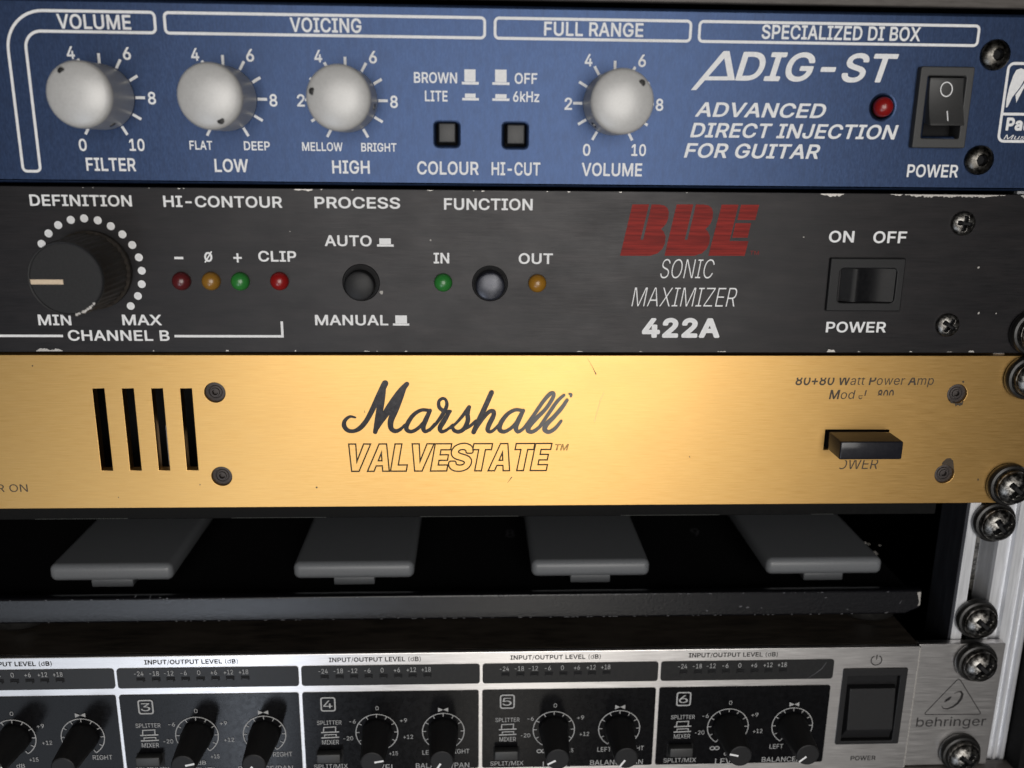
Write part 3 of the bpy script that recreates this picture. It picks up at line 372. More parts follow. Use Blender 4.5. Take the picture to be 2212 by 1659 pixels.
hT224|214,272 207,273 15,273 6,270 2,266 -1,262 -3,254 -3,224 -1,217 5,211 9,208 15,207 77,206 77,0 79,-6 81,-11 89,-17 96,-19 131,-19 140,-15 146,-6 147,1 147,206 209,207 216,209 221,212 226,218 227,224 227,256 226,262 223,266 218,271
hV240|237,272 231,273 195,273 188,270 181,264 120,91 60,260 58,265 51,271 45,273 8,273 2,272 -3,270 -9,262 -11,254 -9,246 84,-6 88,-12 94,-17 102,-19 141,-19 150,-15 156,-8 250,248 250,256 248,264 243,269
ha195|111,210 96,211 64,207 51,202 42,198 28,188 18,178 9,165 2,151 2,145 2,141 5,135 9,131 15,128 41,120 43,118 30,113 19,106 7,93 1,82 -3,69 -4,55 -3,40 1,27 8,12 18,0 27,-8 37,-14 54,-20 67,-22 82,-23 112,-18 124,-12 130,-17 136,-19 171,-19 177,-17 181,-14 185,-9 187,-5 187,1 187,126 186,142 183,157 178,169 171,180 163,189 154,195 126,208;102,145 111,143 116,138 117,133 65,126 72,136 82,143 97,146;118,69 117,61 113,54 109,49 100,44 93,42 85,42 73,44 67,48 65,55 75,62 91,65
he202|112,210 102,211 84,210 66,205 48,196 32,183 20,169 9,150 4,135 0,117 -2,94 0,72 4,51 12,32 21,18 32,5 48,-8 66,-16 86,-21 105,-23 125,-22 135,-20 149,-15 161,-9 170,-4 182,7 189,16 196,27 201,43 200,51 197,57 192,62 185,64 194,68 198,71 202,76 205,84 204,114 201,133 195,150 190,162 183,172 171,186 162,193 152,199 137,206;110,145 116,144 121,141 128,133 129,130 75,129 74,130 80,137 89,143 96,145;137,66 138,64 128,49 120,45 105,42 92,44 84,48 76,55 71,64 74,66
hl95|61,273 27,273 21,273 17,270 12,267 8,258 7,42 9,25 13,12 24,-4 39,-14 53,-19 71,-20 84,-19 99,-15 107,-8 109,-3 109,3 103,31 101,37 96,42 91,45 84,46 78,45 77,46 76,52 76,255 75,261 71,267 66,271
hm305|232,211 216,212 185,206 179,203 161,189 155,196 141,205 126,210 111,212 105,212 81,206 71,201 64,206 56,209 24,208 18,206 12,202 9,196 7,190 7,1 9,-6 14,-14 18,-17 24,-19 59,-19 67,-16 74,-8 76,0 76,126 79,134 84,141 87,143 101,146 105,146 111,144 115,139 117,134 118,0 120,-8 125,-14 129,-17 135,-19 168,-19 177,-16 182,-12 185,-8 187,0 187,121 190,136 198,144 209,146 216,145 223,142 226,139 228,134 229,126 229,0 231,-8 237,-15 246,-19 281,-19 287,-17 292,-12 296,-6 297,1 297,128 296,144 293,158 286,175 279,186 270,194 255,204 245,208
hr130|119,211 105,211 92,210 80,207 71,202 63,207 57,209 24,208 16,205 9,198 7,188 7,0 9,-6 11,-11 15,-15 20,-18 26,-19 60,-19 69,-14 75,-6 76,1 76,118 78,128 84,138 93,142 104,144 122,142 129,144 137,150 140,158 141,192 139,199 135,205 131,208 126,210
lA240|134,248 105,249 104,247 17,5 38,6 39,7 62,73 66,76 86,77 175,76 177,73 201,6 223,6 223,7;122,232 125,229 138,187 167,102 167,98 165,96 162,94 76,94 73,97 72,102 96,172 114,229 117,232
lC255|141,251 134,252 114,251 95,245 78,237 63,226 50,211 41,196 32,175 27,152 26,127 27,103 32,80 40,61 51,43 64,28 78,17 95,9 114,4 134,2 152,4 168,7 180,12 197,23 207,32 219,48 225,59 229,74 209,75 199,55 182,36 159,25 134,21 119,22 104,26 89,34 75,46 66,55 58,70 51,87 47,107 46,127 47,143 51,166 57,184 66,199 77,211 89,221 102,228 119,232 134,233 159,230 183,217 199,200 209,180 228,180 229,181 225,196 219,206 207,223 197,232 186,239 170,246
lE209|180,248 36,248 36,5 180,5 181,6 182,7 182,22 181,23 63,23 58,26 57,31 57,114 57,116 60,119 63,120 171,120 172,121 172,122 172,136 171,137 63,137 59,139 57,144 57,228 60,230 63,231 180,231 181,234
lI150|129,248 21,248 21,232 60,231 63,229 65,224 64,28 62,24 59,23 23,23 21,22 21,5 129,6 129,22 92,23 89,24 86,28 86,224 87,229 92,231 129,232
lM314|278,248 243,249 241,247 181,91 163,36 161,32 157,31 154,33 152,36 133,92 72,248 36,249 36,5 55,5 55,7 55,146 54,216 56,220 61,221 64,220 66,218 90,148 147,6 166,5 168,7 224,150 247,218 250,222 253,223 258,220 259,217 258,162 258,7 259,6 277,6 278,7
lN262|226,248 205,248 205,85 207,40 205,36 202,34 199,34 196,37 169,85 66,248 64,249 36,249 36,5 57,5 57,7 57,146 55,214 57,218 61,220 65,217 105,150 196,6 226,6
lO267|147,251 134,252 114,251 96,246 78,237 63,226 50,211 40,194 32,175 27,152 26,127 27,103 32,80 40,59 51,43 61,31 78,17 95,9 114,4 134,2 156,4 173,9 188,17 203,28 216,43 227,61 235,80 239,103 241,127 238,157 235,175 228,193 217,211 204,226 189,237 171,246 153,251;137,233 149,232 162,228 177,221 189,212 200,200 209,185 216,167 219,148 221,127 219,106 215,86 209,70 200,54 189,42 178,34 169,29 164,26 150,23 134,21 117,22 104,26 95,31 89,34 77,43 67,55 58,70 52,86 48,106 46,127 47,148 51,167 58,185 67,200 78,212 90,221 102,227 119,232
lR224|124,248 36,248 36,5 57,6 57,98 58,102 63,104 123,105 126,104 128,102 180,6 204,6 204,7 151,104 152,108 154,110 165,114 175,120 183,128 191,139 195,150 198,166 199,176 198,188 195,202 190,214 184,223 174,233 164,240 151,245 136,248;130,231 142,228 153,224 160,219 165,214 172,205 176,193 178,176 177,166 175,157 171,146 166,140 159,133 151,128 141,125 130,123 117,122 63,122 60,123 57,128 57,224 58,229 63,232
lS223|125,252 113,252 98,251 85,249 71,244 60,238 50,230 42,220 36,210 33,199 32,186 33,172 39,159 48,148 59,139 74,132 94,125 124,116 151,107 170,93 174,87 177,79 178,70 177,60 174,51 168,42 161,35 146,26 134,22 124,20 110,19 80,25 65,33 58,40 52,49 47,63 26,63 27,55 31,43 37,33 45,24 55,16 67,9 80,5 95,2 112,1 130,2 146,5 160,10 172,18 181,25 188,34 194,46 198,58 199,70 198,79 196,88 193,96 176,114 154,127 130,135 104,142 82,150 62,163 57,169 54,175 52,187 53,196 56,205 60,213 67,220 79,228 91,232 101,234 113,235 127,234 142,230 154,223 164,214 170,204 173,194 194,195 193,201 190,211 184,222 176,231 167,237 155,244 143,248
lX237|212,248 190,248 141,178 124,149 121,147 118,146 115,148 97,178 49,248 26,248 105,134 106,130 105,127 21,7 21,6 43,6 98,85 114,112 117,114 120,114 123,112 139,85 193,6 195,5 217,6 133,128 132,132 133,134
lZ219|193,248 26,248 26,232 27,231 162,232 165,230 167,226 166,223 141,188 27,22 26,7 27,6 194,6 194,23 57,22 54,24 52,28 53,31 81,68 193,232
'''
GLYPHS = {}
for _l in _GLYPH_DATA.strip().split('\n'):         # letter outlines in four weights: light, regular, medium, heavy
    _h, _b = _l.split('|'); GLYPHS[_h[:2]] = (int(_h[2:]), [[tuple(map(int, p.split(','))) for p in lp.split(' ')] for lp in _b.split(';')])
for _c, _a, _l in (('V', 224, [[(0, 254), (68, 254), (106, 92), (144, 254), (212, 254), (142, 0), (70, 0)]]),
                   ('A', 224, [[(0, 0), (64, 0), (76, 50), (136, 50), (148, 0), (212, 0), (142, 254), (70, 254)], [(88, 98), (106, 172), (124, 98)]]),
                   ('L', 166, [[(0, 0), (154, 0), (154, 58), (66, 58), (66, 254), (0, 254)]]),
                   ('E', 176, [[(0, 0), (160, 0), (160, 56), (66, 56), (66, 100), (148, 100), (148, 152), (66, 152), (66, 198), (160, 198), (160, 254), (0, 254)]]),
                   ('T', 190, [[(0, 254), (182, 254), (182, 198), (124, 198), (124, 0), (58, 0), (58, 198), (0, 198)]])):
    GLYPHS['o' + _c] = (_a, _l)
GLYPHS['oS'] = (200, [[(x_ - 12, (y_ + 23) * 262 / 300 - 4) for x_, y_ in lp_] for lp_ in GLYPHS['hS'][1]])
WEIGHT_OFF = {'o': 0.0, 'l': -5.5, 'r': 0.0, 'm': 9.0, 'h': 19.0}
def weight(bold): return 'l' if bold < -.006 else 'r' if bold < .007 else 'm' if bold < .03 else 'h'
def text_mesh(s, bold=0.0, shear=0.0, outline=0.0, space=1.0):
    c = bpy.data.curves.new('t', 'CURVE'); c.dimensions = '2D'; x = 0.0; wt = 'o' if bold == 9 else weight(bold)
    for ch in s:
        if ch == ' ': x += 100; continue
        adv, loops = GLYPHS.get(wt + ch) or GLYPHS['r' + ch]
        for lp in loops:
            sp = c.splines.new('POLY'); sp.points.add(len(lp) - 1); sp.use_cyclic_u = True
            for q_, p in zip(sp.points, lp): q_.co = ((p[0] + x + shear * p[1]) / 500, p[1] / 500, 0, 1)
        x += (adv + WEIGHT_OFF[wt] * .8) * space
    if outline > 0: c.fill_mode = 'NONE'; c.bevel_depth = outline; c.bevel_resolution = 0
    else: c.fill_mode = 'FRONT'
    return to_mesh(c, 'lettering')

def cap_height(bold):
    o = 0 if bold == 9 else WEIGHT_OFF[weight(bold)] / 500; return (-o, .508 + o)

def letters_mm(s, x0, x1, z0, cap, y0, mat, parent, bold=0.012, shear=0.0, lift=PRINT, outline=0.0, name='lettering', space=1.0, cut=None):
    """text from x0 to x1, baseline z0, capital height cap (mm)"""
    me = text_mesh(s, bold, shear, outline, space)
    lo, hi = cap_height(bold)
    xs = [v.co.x for v in me.vertices]; a, b = min(xs), max(xs)
    kx = (x1 - x0) / (b - a); kz = cap / (hi - lo)
    for v in me.vertices:
        x, z, d = v.co
        v.co = Vector((((x - a) * kx), -d * min(kx, kz), (z - lo) * kz)) * MM
    if cut:
        bm = bmesh.new(); bm.from_mesh(me)
        for (px, pz), (nx, nz) in cut:      # remove what lies on the side the normal points to
            bmesh.ops.bisect_plane(bm, geom=list(bm.verts) + list(bm.edges) + list(bm.faces), dist=1e-9,
                plane_co=Vector((px - x0, 0, pz - z0)) * MM, plane_no=Vector((nx, 0, nz)), clear_outer=True)
        bm.to_mesh(me); bm.free()
    me.update()
    return link(name, me, parent, (x0, y0 - lift, z0), mat)

def letters(s, fl, fr, ftop, y0, mat, parent, **k):
    """fl = picture point of the baseline's left end, fr = its right end x, ftop = picture y of the capital tops at the left"""
    x0, z0 = at(*fl, y0); x1, _ = at(fr, fl[1], y0); _, z1 = at(fl[0], ftop, y0)
    return letters_mm(s, x0, x1, z0, z1 - z0, y0, mat, parent, **k)

def letters_c(s, fc, cap, y0, mat, parent, wx=0.62, **k):
    x, z = at(*fc, y0)
    w = cap * wx * len(s)
    return letters_mm(s, x - w / 2, x + w / 2, z - cap / 2, cap, y0, mat, parent, **k)

def copy_tree(o, parent=None):
    c = o.copy(); COL.objects.link(c); c.parent = parent
    for ch in list(o.children): copy_tree(ch, c)
    return c

# ------------------------------------------------------------------ materials
def principled(name):
    m = bpy.data.materials.new(name); m.use_nodes = True
    return m, m.node_tree, m.node_tree.nodes['Principled BSDF']

def noise(nt, scale, detail=4, rough=0.6, coord='Object'):
    tc = nt.nodes.new('ShaderNodeTexCoord'); mp = nt.nodes.new('ShaderNodeMapping'); nz = nt.nodes.new('ShaderNodeTexNoise')
    mp.inputs['Scale'].default_value = scale; nz.inputs['Scale'].default_value = 1.0
    nz.inputs['Detail'].default_value = detail; nz.inputs['Roughness'].default_value = rough
    nt.links.new(tc.outputs[coord], mp.inputs['Vector']); nt.links.new(mp.outputs['Vector'], nz.inputs['Vector'])
    return nz.outputs['Fac']

def ramp(nt, fac, stops):
    r = nt.nodes.new('ShaderNodeValToRGB'); nt.links.new(fac, r.inputs['Fac'])
    e = r.color_ramp.elements
    e[0].position, e[0].color = stops[0][0], (*stops[0][1], 1)
    e[1].position, e[1].color = stops[-1][0], (*stops[-1][1], 1)
    for p, c in stops[1:-1]:
        n = e.new(p); n.color = (*c, 1)
    return r.outputs['Color']

def mixc(nt, fac, a, b, mode='MIX'):
    n = nt.nodes.new('ShaderNodeMix'); n.data_type = 'RGBA'; n.blend_type = mode
    if isinstance(fac, float): n.inputs[0].default_value = fac
    else: nt.links.new(fac, n.inputs[0])
    for i, v in ((6, a), (7, b)):
        if isinstance(v, tuple): n.inputs[i].default_value = (*v, 1)
        else: nt.links.new(v, n.inputs[i])
    return n.outputs[2]

def maprange(nt, fac, lo, hi, a=0.0, b=1.0):
    n = nt.nodes.new('ShaderNodeMapRange'); nt.links.new(fac, n.inputs[0])
    n.inputs[1].default_value = a; n.inputs[2].default_value = b; n.inputs[3].default_value = lo; n.inputs[4].default_value = hi
    return n.outputs[0]

def bump(nt, bs, fac, strength, dist):
    b = nt.nodes.new('ShaderNodeBump'); b.inputs['Strength'].default_value = strength; b.inputs['Distance'].default_value = dist
    nt.links.new(fac, b.inputs['Height']); nt.links.new(b.outputs['Normal'], bs.inputs['Normal'])

def surface(name, c1, c2, metallic, r1, r2, grain, aniso=0.0, tangent=(0, 0, 1), blotch=None, bstr=0.0, bdist=2e-5, lo=0.3, hi=0.7, spec=0.5, coat=0.0, smudge=0.0, coatr=.12):
    m, nt, bs = principled(name)
    f = noise(nt, grain, 5, 0.65)
    col = ramp(nt, f, [(lo, c1), (hi, c2)])
    if blotch:
        g = noise(nt, blotch[0], 4, 0.6)
        col = mixc(nt, maprange(nt, g, 0.0, blotch[2], 0.42, 0.68), col, blotch[1])
    nt.links.new(col, bs.inputs['Base Color'])
    rr = maprange(nt, f, r1, r2, 0.3, 0.7)
    if smudge:
        g2 = maprange(nt, noise(nt, (55, 55, 75), 5, 0.62), 1 - smudge, 1 + smudge, .35, .65)
        mm = nt.nodes.new('ShaderNodeMath'); mm.operation = 'MULTIPLY'; nt.links.new(rr, mm.inputs[0]); nt.links.new(g2, mm.inputs[1]); rr = mm.outputs[0]
    nt.links.new(rr, bs.inputs['Roughness'])
    bs.inputs['Metallic'].default_value = metallic
    bs.inputs['Specular IOR Level'].default_value = spec
    bs.inputs['Coat Weight'].default_value = coat; bs.inputs['Coat Roughness'].default_value = coatr
    if aniso:
        bs.inputs['Anisotropic'].default_value = aniso
        t = nt.nodes.new('ShaderNodeCombineXYZ')
        for i in range(3): t.inputs[i].default_value = tangent[i]
        nt.links.new(t.outputs[0], bs.inputs['Tangent'])
    if bstr: bump(nt, bs, f, bstr, bdist)
    return m

M_BLUE = surface('blue_anodised', (0.023, 0.044, 0.104), (0.037, 0.064, 0.142), 0.85, 0.36, 0.46, (2400, 2400, 800), 0.3, lo=.38, hi=.62,
                 blotch=((900, 900, 260), (0.022, 0.036, 0.078), 0.5), bstr=0.12, coat=.15, coatr=.33)
M_BLACKP = surface('black_brushed_paint', (0.0072, 0.0065, 0.0076), (0.0165, 0.0153, 0.0170), 0.35, 0.34, 0.46, (120, 900, 3200), 0.4, smudge=.10,
                   blotch=((60, 300, 300), (0.022, 0.019, 0.020), 0.6), bstr=0.12, spec=.4)
M_GOLD = surface('brushed_gold', (0.59, 0.345, 0.110), (0.70, 0.445, 0.168), 1.0, 0.36, 0.46, (150, 900, 3600), 0.6, bstr=0.16, smudge=.03,
                 blotch=((160, 300, 1500), (0.64, 0.40, 0.15), 0.5))
M_SILVER = surface('brushed_silver', (0.60, 0.58, 0.57), (0.78, 0.76, 0.75), 1.0, 0.28, 0.40, (110, 900, 3400), 0.6, bstr=0.14,
                   blotch=((130, 300, 900), (0.62, 0.60, 0.59), 0.5))
M_ALU = surface('rail_aluminium', (0.74, 0.75, 0.78), (0.84, 0.85, 0.88), 0.6, 0.32, 0.5, (2600, 900, 60), 0.4, bstr=0.08,
                blotch=((900, 300, 90), (0.56, 0.565, 0.58), 0.35))
M_BLACK = surface('black_steel', (0.008, 0.008, 0.009), (0.014, 0.014, 0.015), 0.0, 0.5, 0.7, (900, 900, 900), spec=.15)
M_LID = surface('dusty_black_lid', (0.020, 0.017, 0.014), (0.055, 0.045, 0.036), 0.0, 0.4, 0.6, (90, 500, 500), blotch=((40, 60, 60), (0.08, 0.067, 0.055), 0.5), spec=.3)
M_TEXT_STEEL = surface('textured_black_steel', (0.003, 0.003, 0.004), (0.007, 0.007, 0.009), 0.0, 0.17, 0.25, (1200, 1200, 1200), bstr=0.45, bdist=1.5e-4, spec=0.45)
M_PRINT = surface('white_print', (0.72, 0.72, 0.73), (0.86, 0.86, 0.86), 0.0, 0.45, 0.55, (900, 900, 900))
M_PRINTD = surface('dim_white_print', (0.34, 0.34, 0.34), (0.46, 0.46, 0.46), 0.0, 0.5, 0.6, (900, 900, 900))
M_FAINT = surface('faint_print', (0.05, 0.05, 0.055), (0.10, 0.10, 0.11), 0.0, 0.5, 0.6, (2500, 2500, 2500))
M_DIM = surface('painted_rim_light', (0.012, 0.013, 0.012), (0.04, 0.042, 0.038), 0.0, 0.5, 0.6, (2500, 2500, 2500), spec=.2)  # colour of the light line painted on the chassis rim
M_SIDE_STRIP = surface('dark_side_strip', (0.018, 0.019, 0.024), (0.04, 0.042, 0.05), 0.2, 0.4, 0.5, (1500, 900, 60), spec=.3)
M_RED = surface('red_print', (0.15, 0.011, 0.009), (0.30, 0.026, 0.020), 0.0, 0.45, 0.55, (45, 900, 1150), spec=.12, lo=.40, hi=.60)
M_INK = surface('black_gloss_ink', (0.012, 0.010, 0.014), (0.02, 0.018, 0.022), 0.0, 0.12, 0.2, (900, 900, 900), spec=0.7)
M_INKD = surface('worn_dark_ink', (0.026, 0.018, 0.011), (0.065, 0.042, 0.02), 0.0, 0.4, 0.5, (2000, 2000, 2000))
M_INKG = surface('grey_ink', (0.016, 0.015, 0.016), (0.035, 0.033, 0.033), 0.0, 0.5, 0.6, (2000, 2000, 2000), spec=.1)
M_KNOB = surface('silver_plastic', (0.49, 0.485, 0.475), (0.55, 0.545, 0.535), 0.14, 0.34, 0.42, (1500, 1500, 1500), bstr=0.05)
M_BLKPL = surface('black_plastic', (0.011, 0.011, 0.012), (0.019, 0.019, 0.020), 0.0, 0.36, 0.5, (2500, 2500, 2500), bstr=0.12, spec=.25)
M_KNOBB = surface('matt_black_knob', (0.008, 0.008, 0.009), (0.014, 0.014, 0.015), 0.0, 0.5, 0.6, (1500, 1500, 1500), spec=.3)
M_SWITCH = surface('charcoal_plastic', (0.030, 0.030, 0.030), (0.042, 0.042, 0.042), 0.0, 0.42, 0.52, (3000, 3000, 3000), bstr=0.2)
M_GLOSSB = surface('glossy_black_plastic', (0.012, 0.012, 0.016), (0.018, 0.018, 0.022), 0.0, 0.12, 0.18, (900, 900, 900), spec=0.35)
M_SHEEN = surface('worn_shiny_black_plastic', (0.02, 0.022, 0.032), (0.03, 0.032, 0.046), 0.4, 0.25, 0.33, (900, 900, 900), spec=.8)
M_SATIN = surface('satin_black_plastic', (0.006, 0.006, 0.007), (0.010, 0.010, 0.011), 0.0, 0.3, 0.38, (900, 900, 900), spec=.12)
M_GREYPL = surface('grey_plastic', (0.15, 0.158, 0.17), (0.175, 0.184, 0.197), 0.0, 0.35, 0.45, (1500, 1500, 1500), bstr=0.08)
M_PANEL = surface('glossy_black_overlay', (0.003, 0.003, 0.0035), (0.006, 0.006, 0.007), 0.0, 0.15, 0.22, (600, 600, 600), spec=.15, bstr=0.08)
M_WINDOW = surface('smoked_grey_window', (0.018, 0.018, 0.019), (0.024, 0.024, 0.024), 0.0, 0.28, 0.36, (800, 800, 800), spec=0.2)
M_CREAM = surface('cream_line', (0.62, 0.48, 0.33), (0.72, 0.58, 0.42), 0.0, 0.45, 0.5, (1500, 1500, 1500))
M_DIRTY = surface('grimy_black_rubber', (0.010, 0.009, 0.008), (0.042, 0.032, 0.024), 0.0, 0.45, 0.7, (700, 700, 700), bstr=0.4)
M_SCREW = surface('blackened_steel', (0.085, 0.08, 0.075), (0.34, 0.33, 0.31), 1.0, 0.22, 0.45, (800, 800, 800), bstr=0.5, bdist=6e-5, lo=0.42, hi=0.62)
M_SCREWB = surface('dark_socket_steel', (0.06, 0.057, 0.052), (0.17, 0.16, 0.145), 1.0, 0.2, 0.4, (900, 900, 900), bstr=0.4, bdist=4e-5, lo=0.4, hi=0.62)
M_WASHER = surface('black_washer', (0.010, 0.010, 0.010), (0.016, 0.015, 0.014), 0.0, 0.25, 0.4, (900, 900, 900), spec=0.4)
M_CHIP = surface('bare_worn_metal', (0.30, 0.28, 0.26), (0.62, 0.60, 0.57), 0.8, 0.4, 0.55, (3000, 900, 2200))
M_RECESS = surface('dusty_recessed_steel', (0.03, 0.024, 0.022), (0.075, 0.062, 0.058), 0.3, 0.45, 0.6, (1500, 1500, 1500))
M_CASE = surface('black_case_felt', (0.004, 0.004, 0.004), (0.008, 0.008, 0.008), 0.0, 0.6, 0.8, (800, 800, 800), spec=.1)
M_BROWNP = surface('dusty_grey_panel', (0.085, 0.075, 0.068), (0.13, 0.118, 0.108), 0.2, 0.45, 0.55, (200, 900, 1500))
M_PAPER = surface('grey_insulation_sheet', (0.42, 0.40, 0.39), (0.52, 0.50, 0.49), 0.0, 0.6, 0.7, (400, 400, 400))
M_LINT = surface('pale_lint', (0.35, 0.33, 0.30), (0.5, 0.48, 0.45), 0.0, 0.7, 0.8, (2000, 2000, 2000))

def lamp_mat(name, c):
    m, nt, bs = principled(name)
    f = noise(nt, (700, 700, 700), 3)
    nt.links.new(ramp(nt, f, [(0.3, tuple(v * 0.78 for v in c)), (0.7, tuple(v * 0.84 for v in c))]), bs.inputs['Base Color'])
    bs.inputs['Roughness'].default_value = 0.28; bs.inputs['Subsurface Weight'].default_value = 0.0
    bs.inputs['Coat Weight'].default_value = 0.3; bs.inputs['Coat Roughness'].default_value = 0.1
    return m
M_LRED = lamp_mat('red_lamp_lens', (0.30, 0.010, 0.010)); M_LDRED = lamp_mat('dark_red_lamp_lens', (0.115, 0.014, 0.016))
M_LAMB = lamp_mat('amber_lamp_lens', (0.36, 0.17, 0.018)); M_LGRN = lamp_mat('green_lamp_lens', (0.030, 0.22, 0.040))
M_LBRN = lamp_mat('brown_amber_lamp_lens', (0.32, 0.155, 0.022))

# ------------------------------------------------------------------ rack case, rails
case = empty('rack_case', (0, 150, -110))
tag(case, 'black rack case whose inside shows dark behind the units', 'rack case')
prism('side_wall', 251.5, 263, -4, 300, -330, 120, M_CASE, case)
prism('side_wall', -263, -251.5, -4, 300, -330, 120, M_CASE, case)
prism('back_wall', -251, 251, 301, 310, -330, 120, M_CASE, case)
prism('top_wall', -251, 251, 0, 300, 121, 130, M_CASE, case)
prism('bottom_wall', -251, 251, 0, 300, -340, -331, M_CASE, case)

rail = empty('rack_rail', (236, 3, -110))
tag(rail, 'bare aluminium rack rail with dark channel holding the screws', 'rack rail')
prof = [(228.0, 3), (231.2, 3), (231.2, 4.0), (231.9, 11), (237.2, 11), (237.9, 4.0), (238.2, 3.0), (239.4, 3.0), (239.7, 4.4), (242.9, 4.4), (243.2, 3.0), (244.6, 3.0), (244.9, 3.9), (247.2, 3.9), (247.5, 3.0), (248.3, 3.0), (248.6, 4.2), (249.6, 4.2), (249.9, 3.0), (251.0, 3.0), (251.0, 17), (228.0, 17)]
def extrude_profile(name, prof, z0, z1, mat, parent):
    n = len(prof); vs = [(x, y, z0) for x, y in prof] + [(x, y, z1) for x, y in prof]
    fs = [(i, (i + 1) % n, n + (i + 1) % n, n + i) for i in range(n)] + [tuple(reversed(range(n))), tuple(range(n, 2 * n))]
    c = (sum(p[0] for p in prof) / n, sum(p[1] for p in prof) / n, (z0 + z1) / 2)
    me = mk(name, [(x - c[0], y - c[1], z - c[2]) for x, y, z in vs], fs)
    bm = bmesh.new(); bm.from_mesh(me); bmesh.ops.recalc_face_normals(bm, faces=bm.faces)
    bmesh.ops.triangulate(bm, faces=[f for f in bm.faces if len(f.verts) > 4]); bm.to_mesh(me); bm.free()
    return link(name, me, parent, c, mat)
extrude_profile('rail_extrusion', prof, -330, 120, M_ALU, rail)
prism('inner_side_strip', 227.3, 227.95, 3.4, 17, -330, 120, M_SIDE_STRIP, rail)  # thin charcoal strip added over the rail's inner side face
prism('threaded_strip', 232.6, 236.6, 9.6, 10.9, -330, 120, M_SCREWB, rail)

# the sliver of the unit above, and the panel below
up = empty('rack_unit', (0, 0, 20)); tag(up, 'dark grey rack panel edge above the blue unit', 'rack unit')
prism('panel', -241.3, 241.3, 0, 3, 0.35, 43.6, M_BROWNP, up, 0.4)
prism('chassis', -218, 218, 3.2, 240, 1, 42, M_BLACK, up)
lo_ = empty('rack_unit', (0, 0, -244)); tag(lo_, 'grey brown rack panel edge below the silver mixer', 'rack unit')
prism('panel', -241.3, 262, -2, 2.5, -264.5, -221.6, M_BROWNP, lo_, 0.4)
prism('chassis', -218, 218, 3.2, 240, -263, -222.5, M_BLACK, lo_)

# shared small parts -------------------------------------------------
def lamp(parent, c, r, mat, dome=None, label=None):
    prof = [(r, 0.0), (r, 0.5)] + [(r * math.cos(a), 0.5 + r * 0.85 * math.sin(a)) for a in [math.radians(10 * i) for i in range(1, 9)]] + [(r * 0.06, 0.5 + r * 0.85)]
    o = link('indicator_lamp', lathe('indicator_lamp', prof, 32, ang=80), parent, (c[0], PY, c[1]), mat)
    if label: o['label'] = label
    return o
PY = 0.0

def cross_head(R, H, arm, wid, dep, rim=0.35):
    def h(x, z):
        r = math.hypot(x, z); y = H * math.sqrt(max(0.0, 1 - 0.80 * (r / R) ** 2))
        if r > R * 0.97: y = min(y, H * 0.42)
        ax, az = abs(x), abs(z)
        m = max(0.0, min(1.0, (wid - min(ax, az)) / 0.18)) * max(0.0, min(1.0, (arm - max(ax, az)) / 0.3))
        return y - dep * m * (1 - 0.55 * min(1, r / arm))
    return h
def hex_head(R, H, s, dep):
    def h(x, z):
        r = math.hypot(x, z); y = H * math.sqrt(max(0.0, 1 - 0.86 * (r / R) ** 2))
        q = max(abs(x), abs(x * 0.5 + z * 0.866), abs(x * 0.5 - z * 0.866))
        return y - dep * max(0.0, min(1.0, (s - q) / 0.2))
    return h
def crossmask(arm, wid): return lambda x, z: min(abs(x), abs(z)) < wid - .08 and max(abs(x), abs(z)) < arm - .12
def hexmask(s_): return lambda x, z: max(abs(x), abs(x * .5 + z * .866), abs(x * .5 - z * .866)) < s_ - .1
def two(me, a, b):
    me.materials.append(a); me.materials.append(b); return me
def rad(R, n): return [R * (i + 1) / n for i in range(n)]
def rotxz(o, deg): o.rotation_euler = (0, math.radians(deg), 0)

# ------------------------------------------------------------------ 1  blue direct box
blue = empty('direct_box', (0, 0, -23)); tag(blue, 'blue rack unit with four silver knobs and white lettering', 'rack unit')
holes = [box_loop((942.0, 266.5), (988.5, 314), 0, 0.6), box_loop((1090, 268.5), (1136, 317), 0, 0.6)]
ledc = at(1906, 231.3)
holes.append(rrect(at(2005.5, 163.5)[0] + .6, at(1990, 298.5)[1] + .6, at(2089, 163.5)[0] + .4, at(2005, 163.5)[1] + .2))
holes.append(circle(ledc[0] + 0.08, ledc[1] - 0.06, 2.75))
shape('panel', [rrect(-241.3, -44.7, 241.3, -1.0, 0.5)] + holes, 0, 3.0, M_BLUE, blue, bevel=0.85, loc=(0, -23), bres=3)
prism('chassis', -218, 218, 6, 240, -43.5, -2, M_BLACK, blue)
for fa, fb in (((947.3, 265.5), (984.2, 308)), ((1095.5, 268.8), (1133, 311.3))):
    (x0, z0), (x1, z1) = at(*fa, -0.6), at(*fb, -0.6)
    prism('push_button', x0, x1, -0.6, 5.5, z1, z0, M_SWITCH, blue, 0.35)
lamp(blue, ledc, 2.5, M_LRED, label='red indicator lamp')

# frames
def frame(parent, fa, fb, w=0.72, r=1.3, y=0, mat=M_PRINT, name='frame_line'):
    (x0, z0), (x1, z1) = at(*fa, y), at(*fb, y)
    h = w / 2
    s = shape(name, [rrect(x0, z1, x1, z0, r), rrect(x0 + w, z1 + w, x1 - w, z0 - w, max(r - w, 0.1))], y - PRINT, PRINT * 0.8, mat, parent)
    return s
zt, zb = at(352, 25.7)[1], at(352, 72.6)[1]
def frame_mm(parent, x0, x1, z0, z1, w, r, y, mat): return shape('frame_line', [rrect(x0, z0, x1, z1, r), rrect(x0 + w, z0 + w, x1 - w, z1 - w, max(r - w, .1))], y - PRINT, PRINT * .8, mat, parent)
frame_mm(blue, at(351, 25)[0], at(1050, 50)[0], zb - .2, zt + .2, .68, 1.3, 0, M_PRINT)
frame_mm(blue, at(1066.5, 60)[0], at(1495, 60)[0], zb - .2, zt + .2, .68, 1.3, 0, M_PRINT)
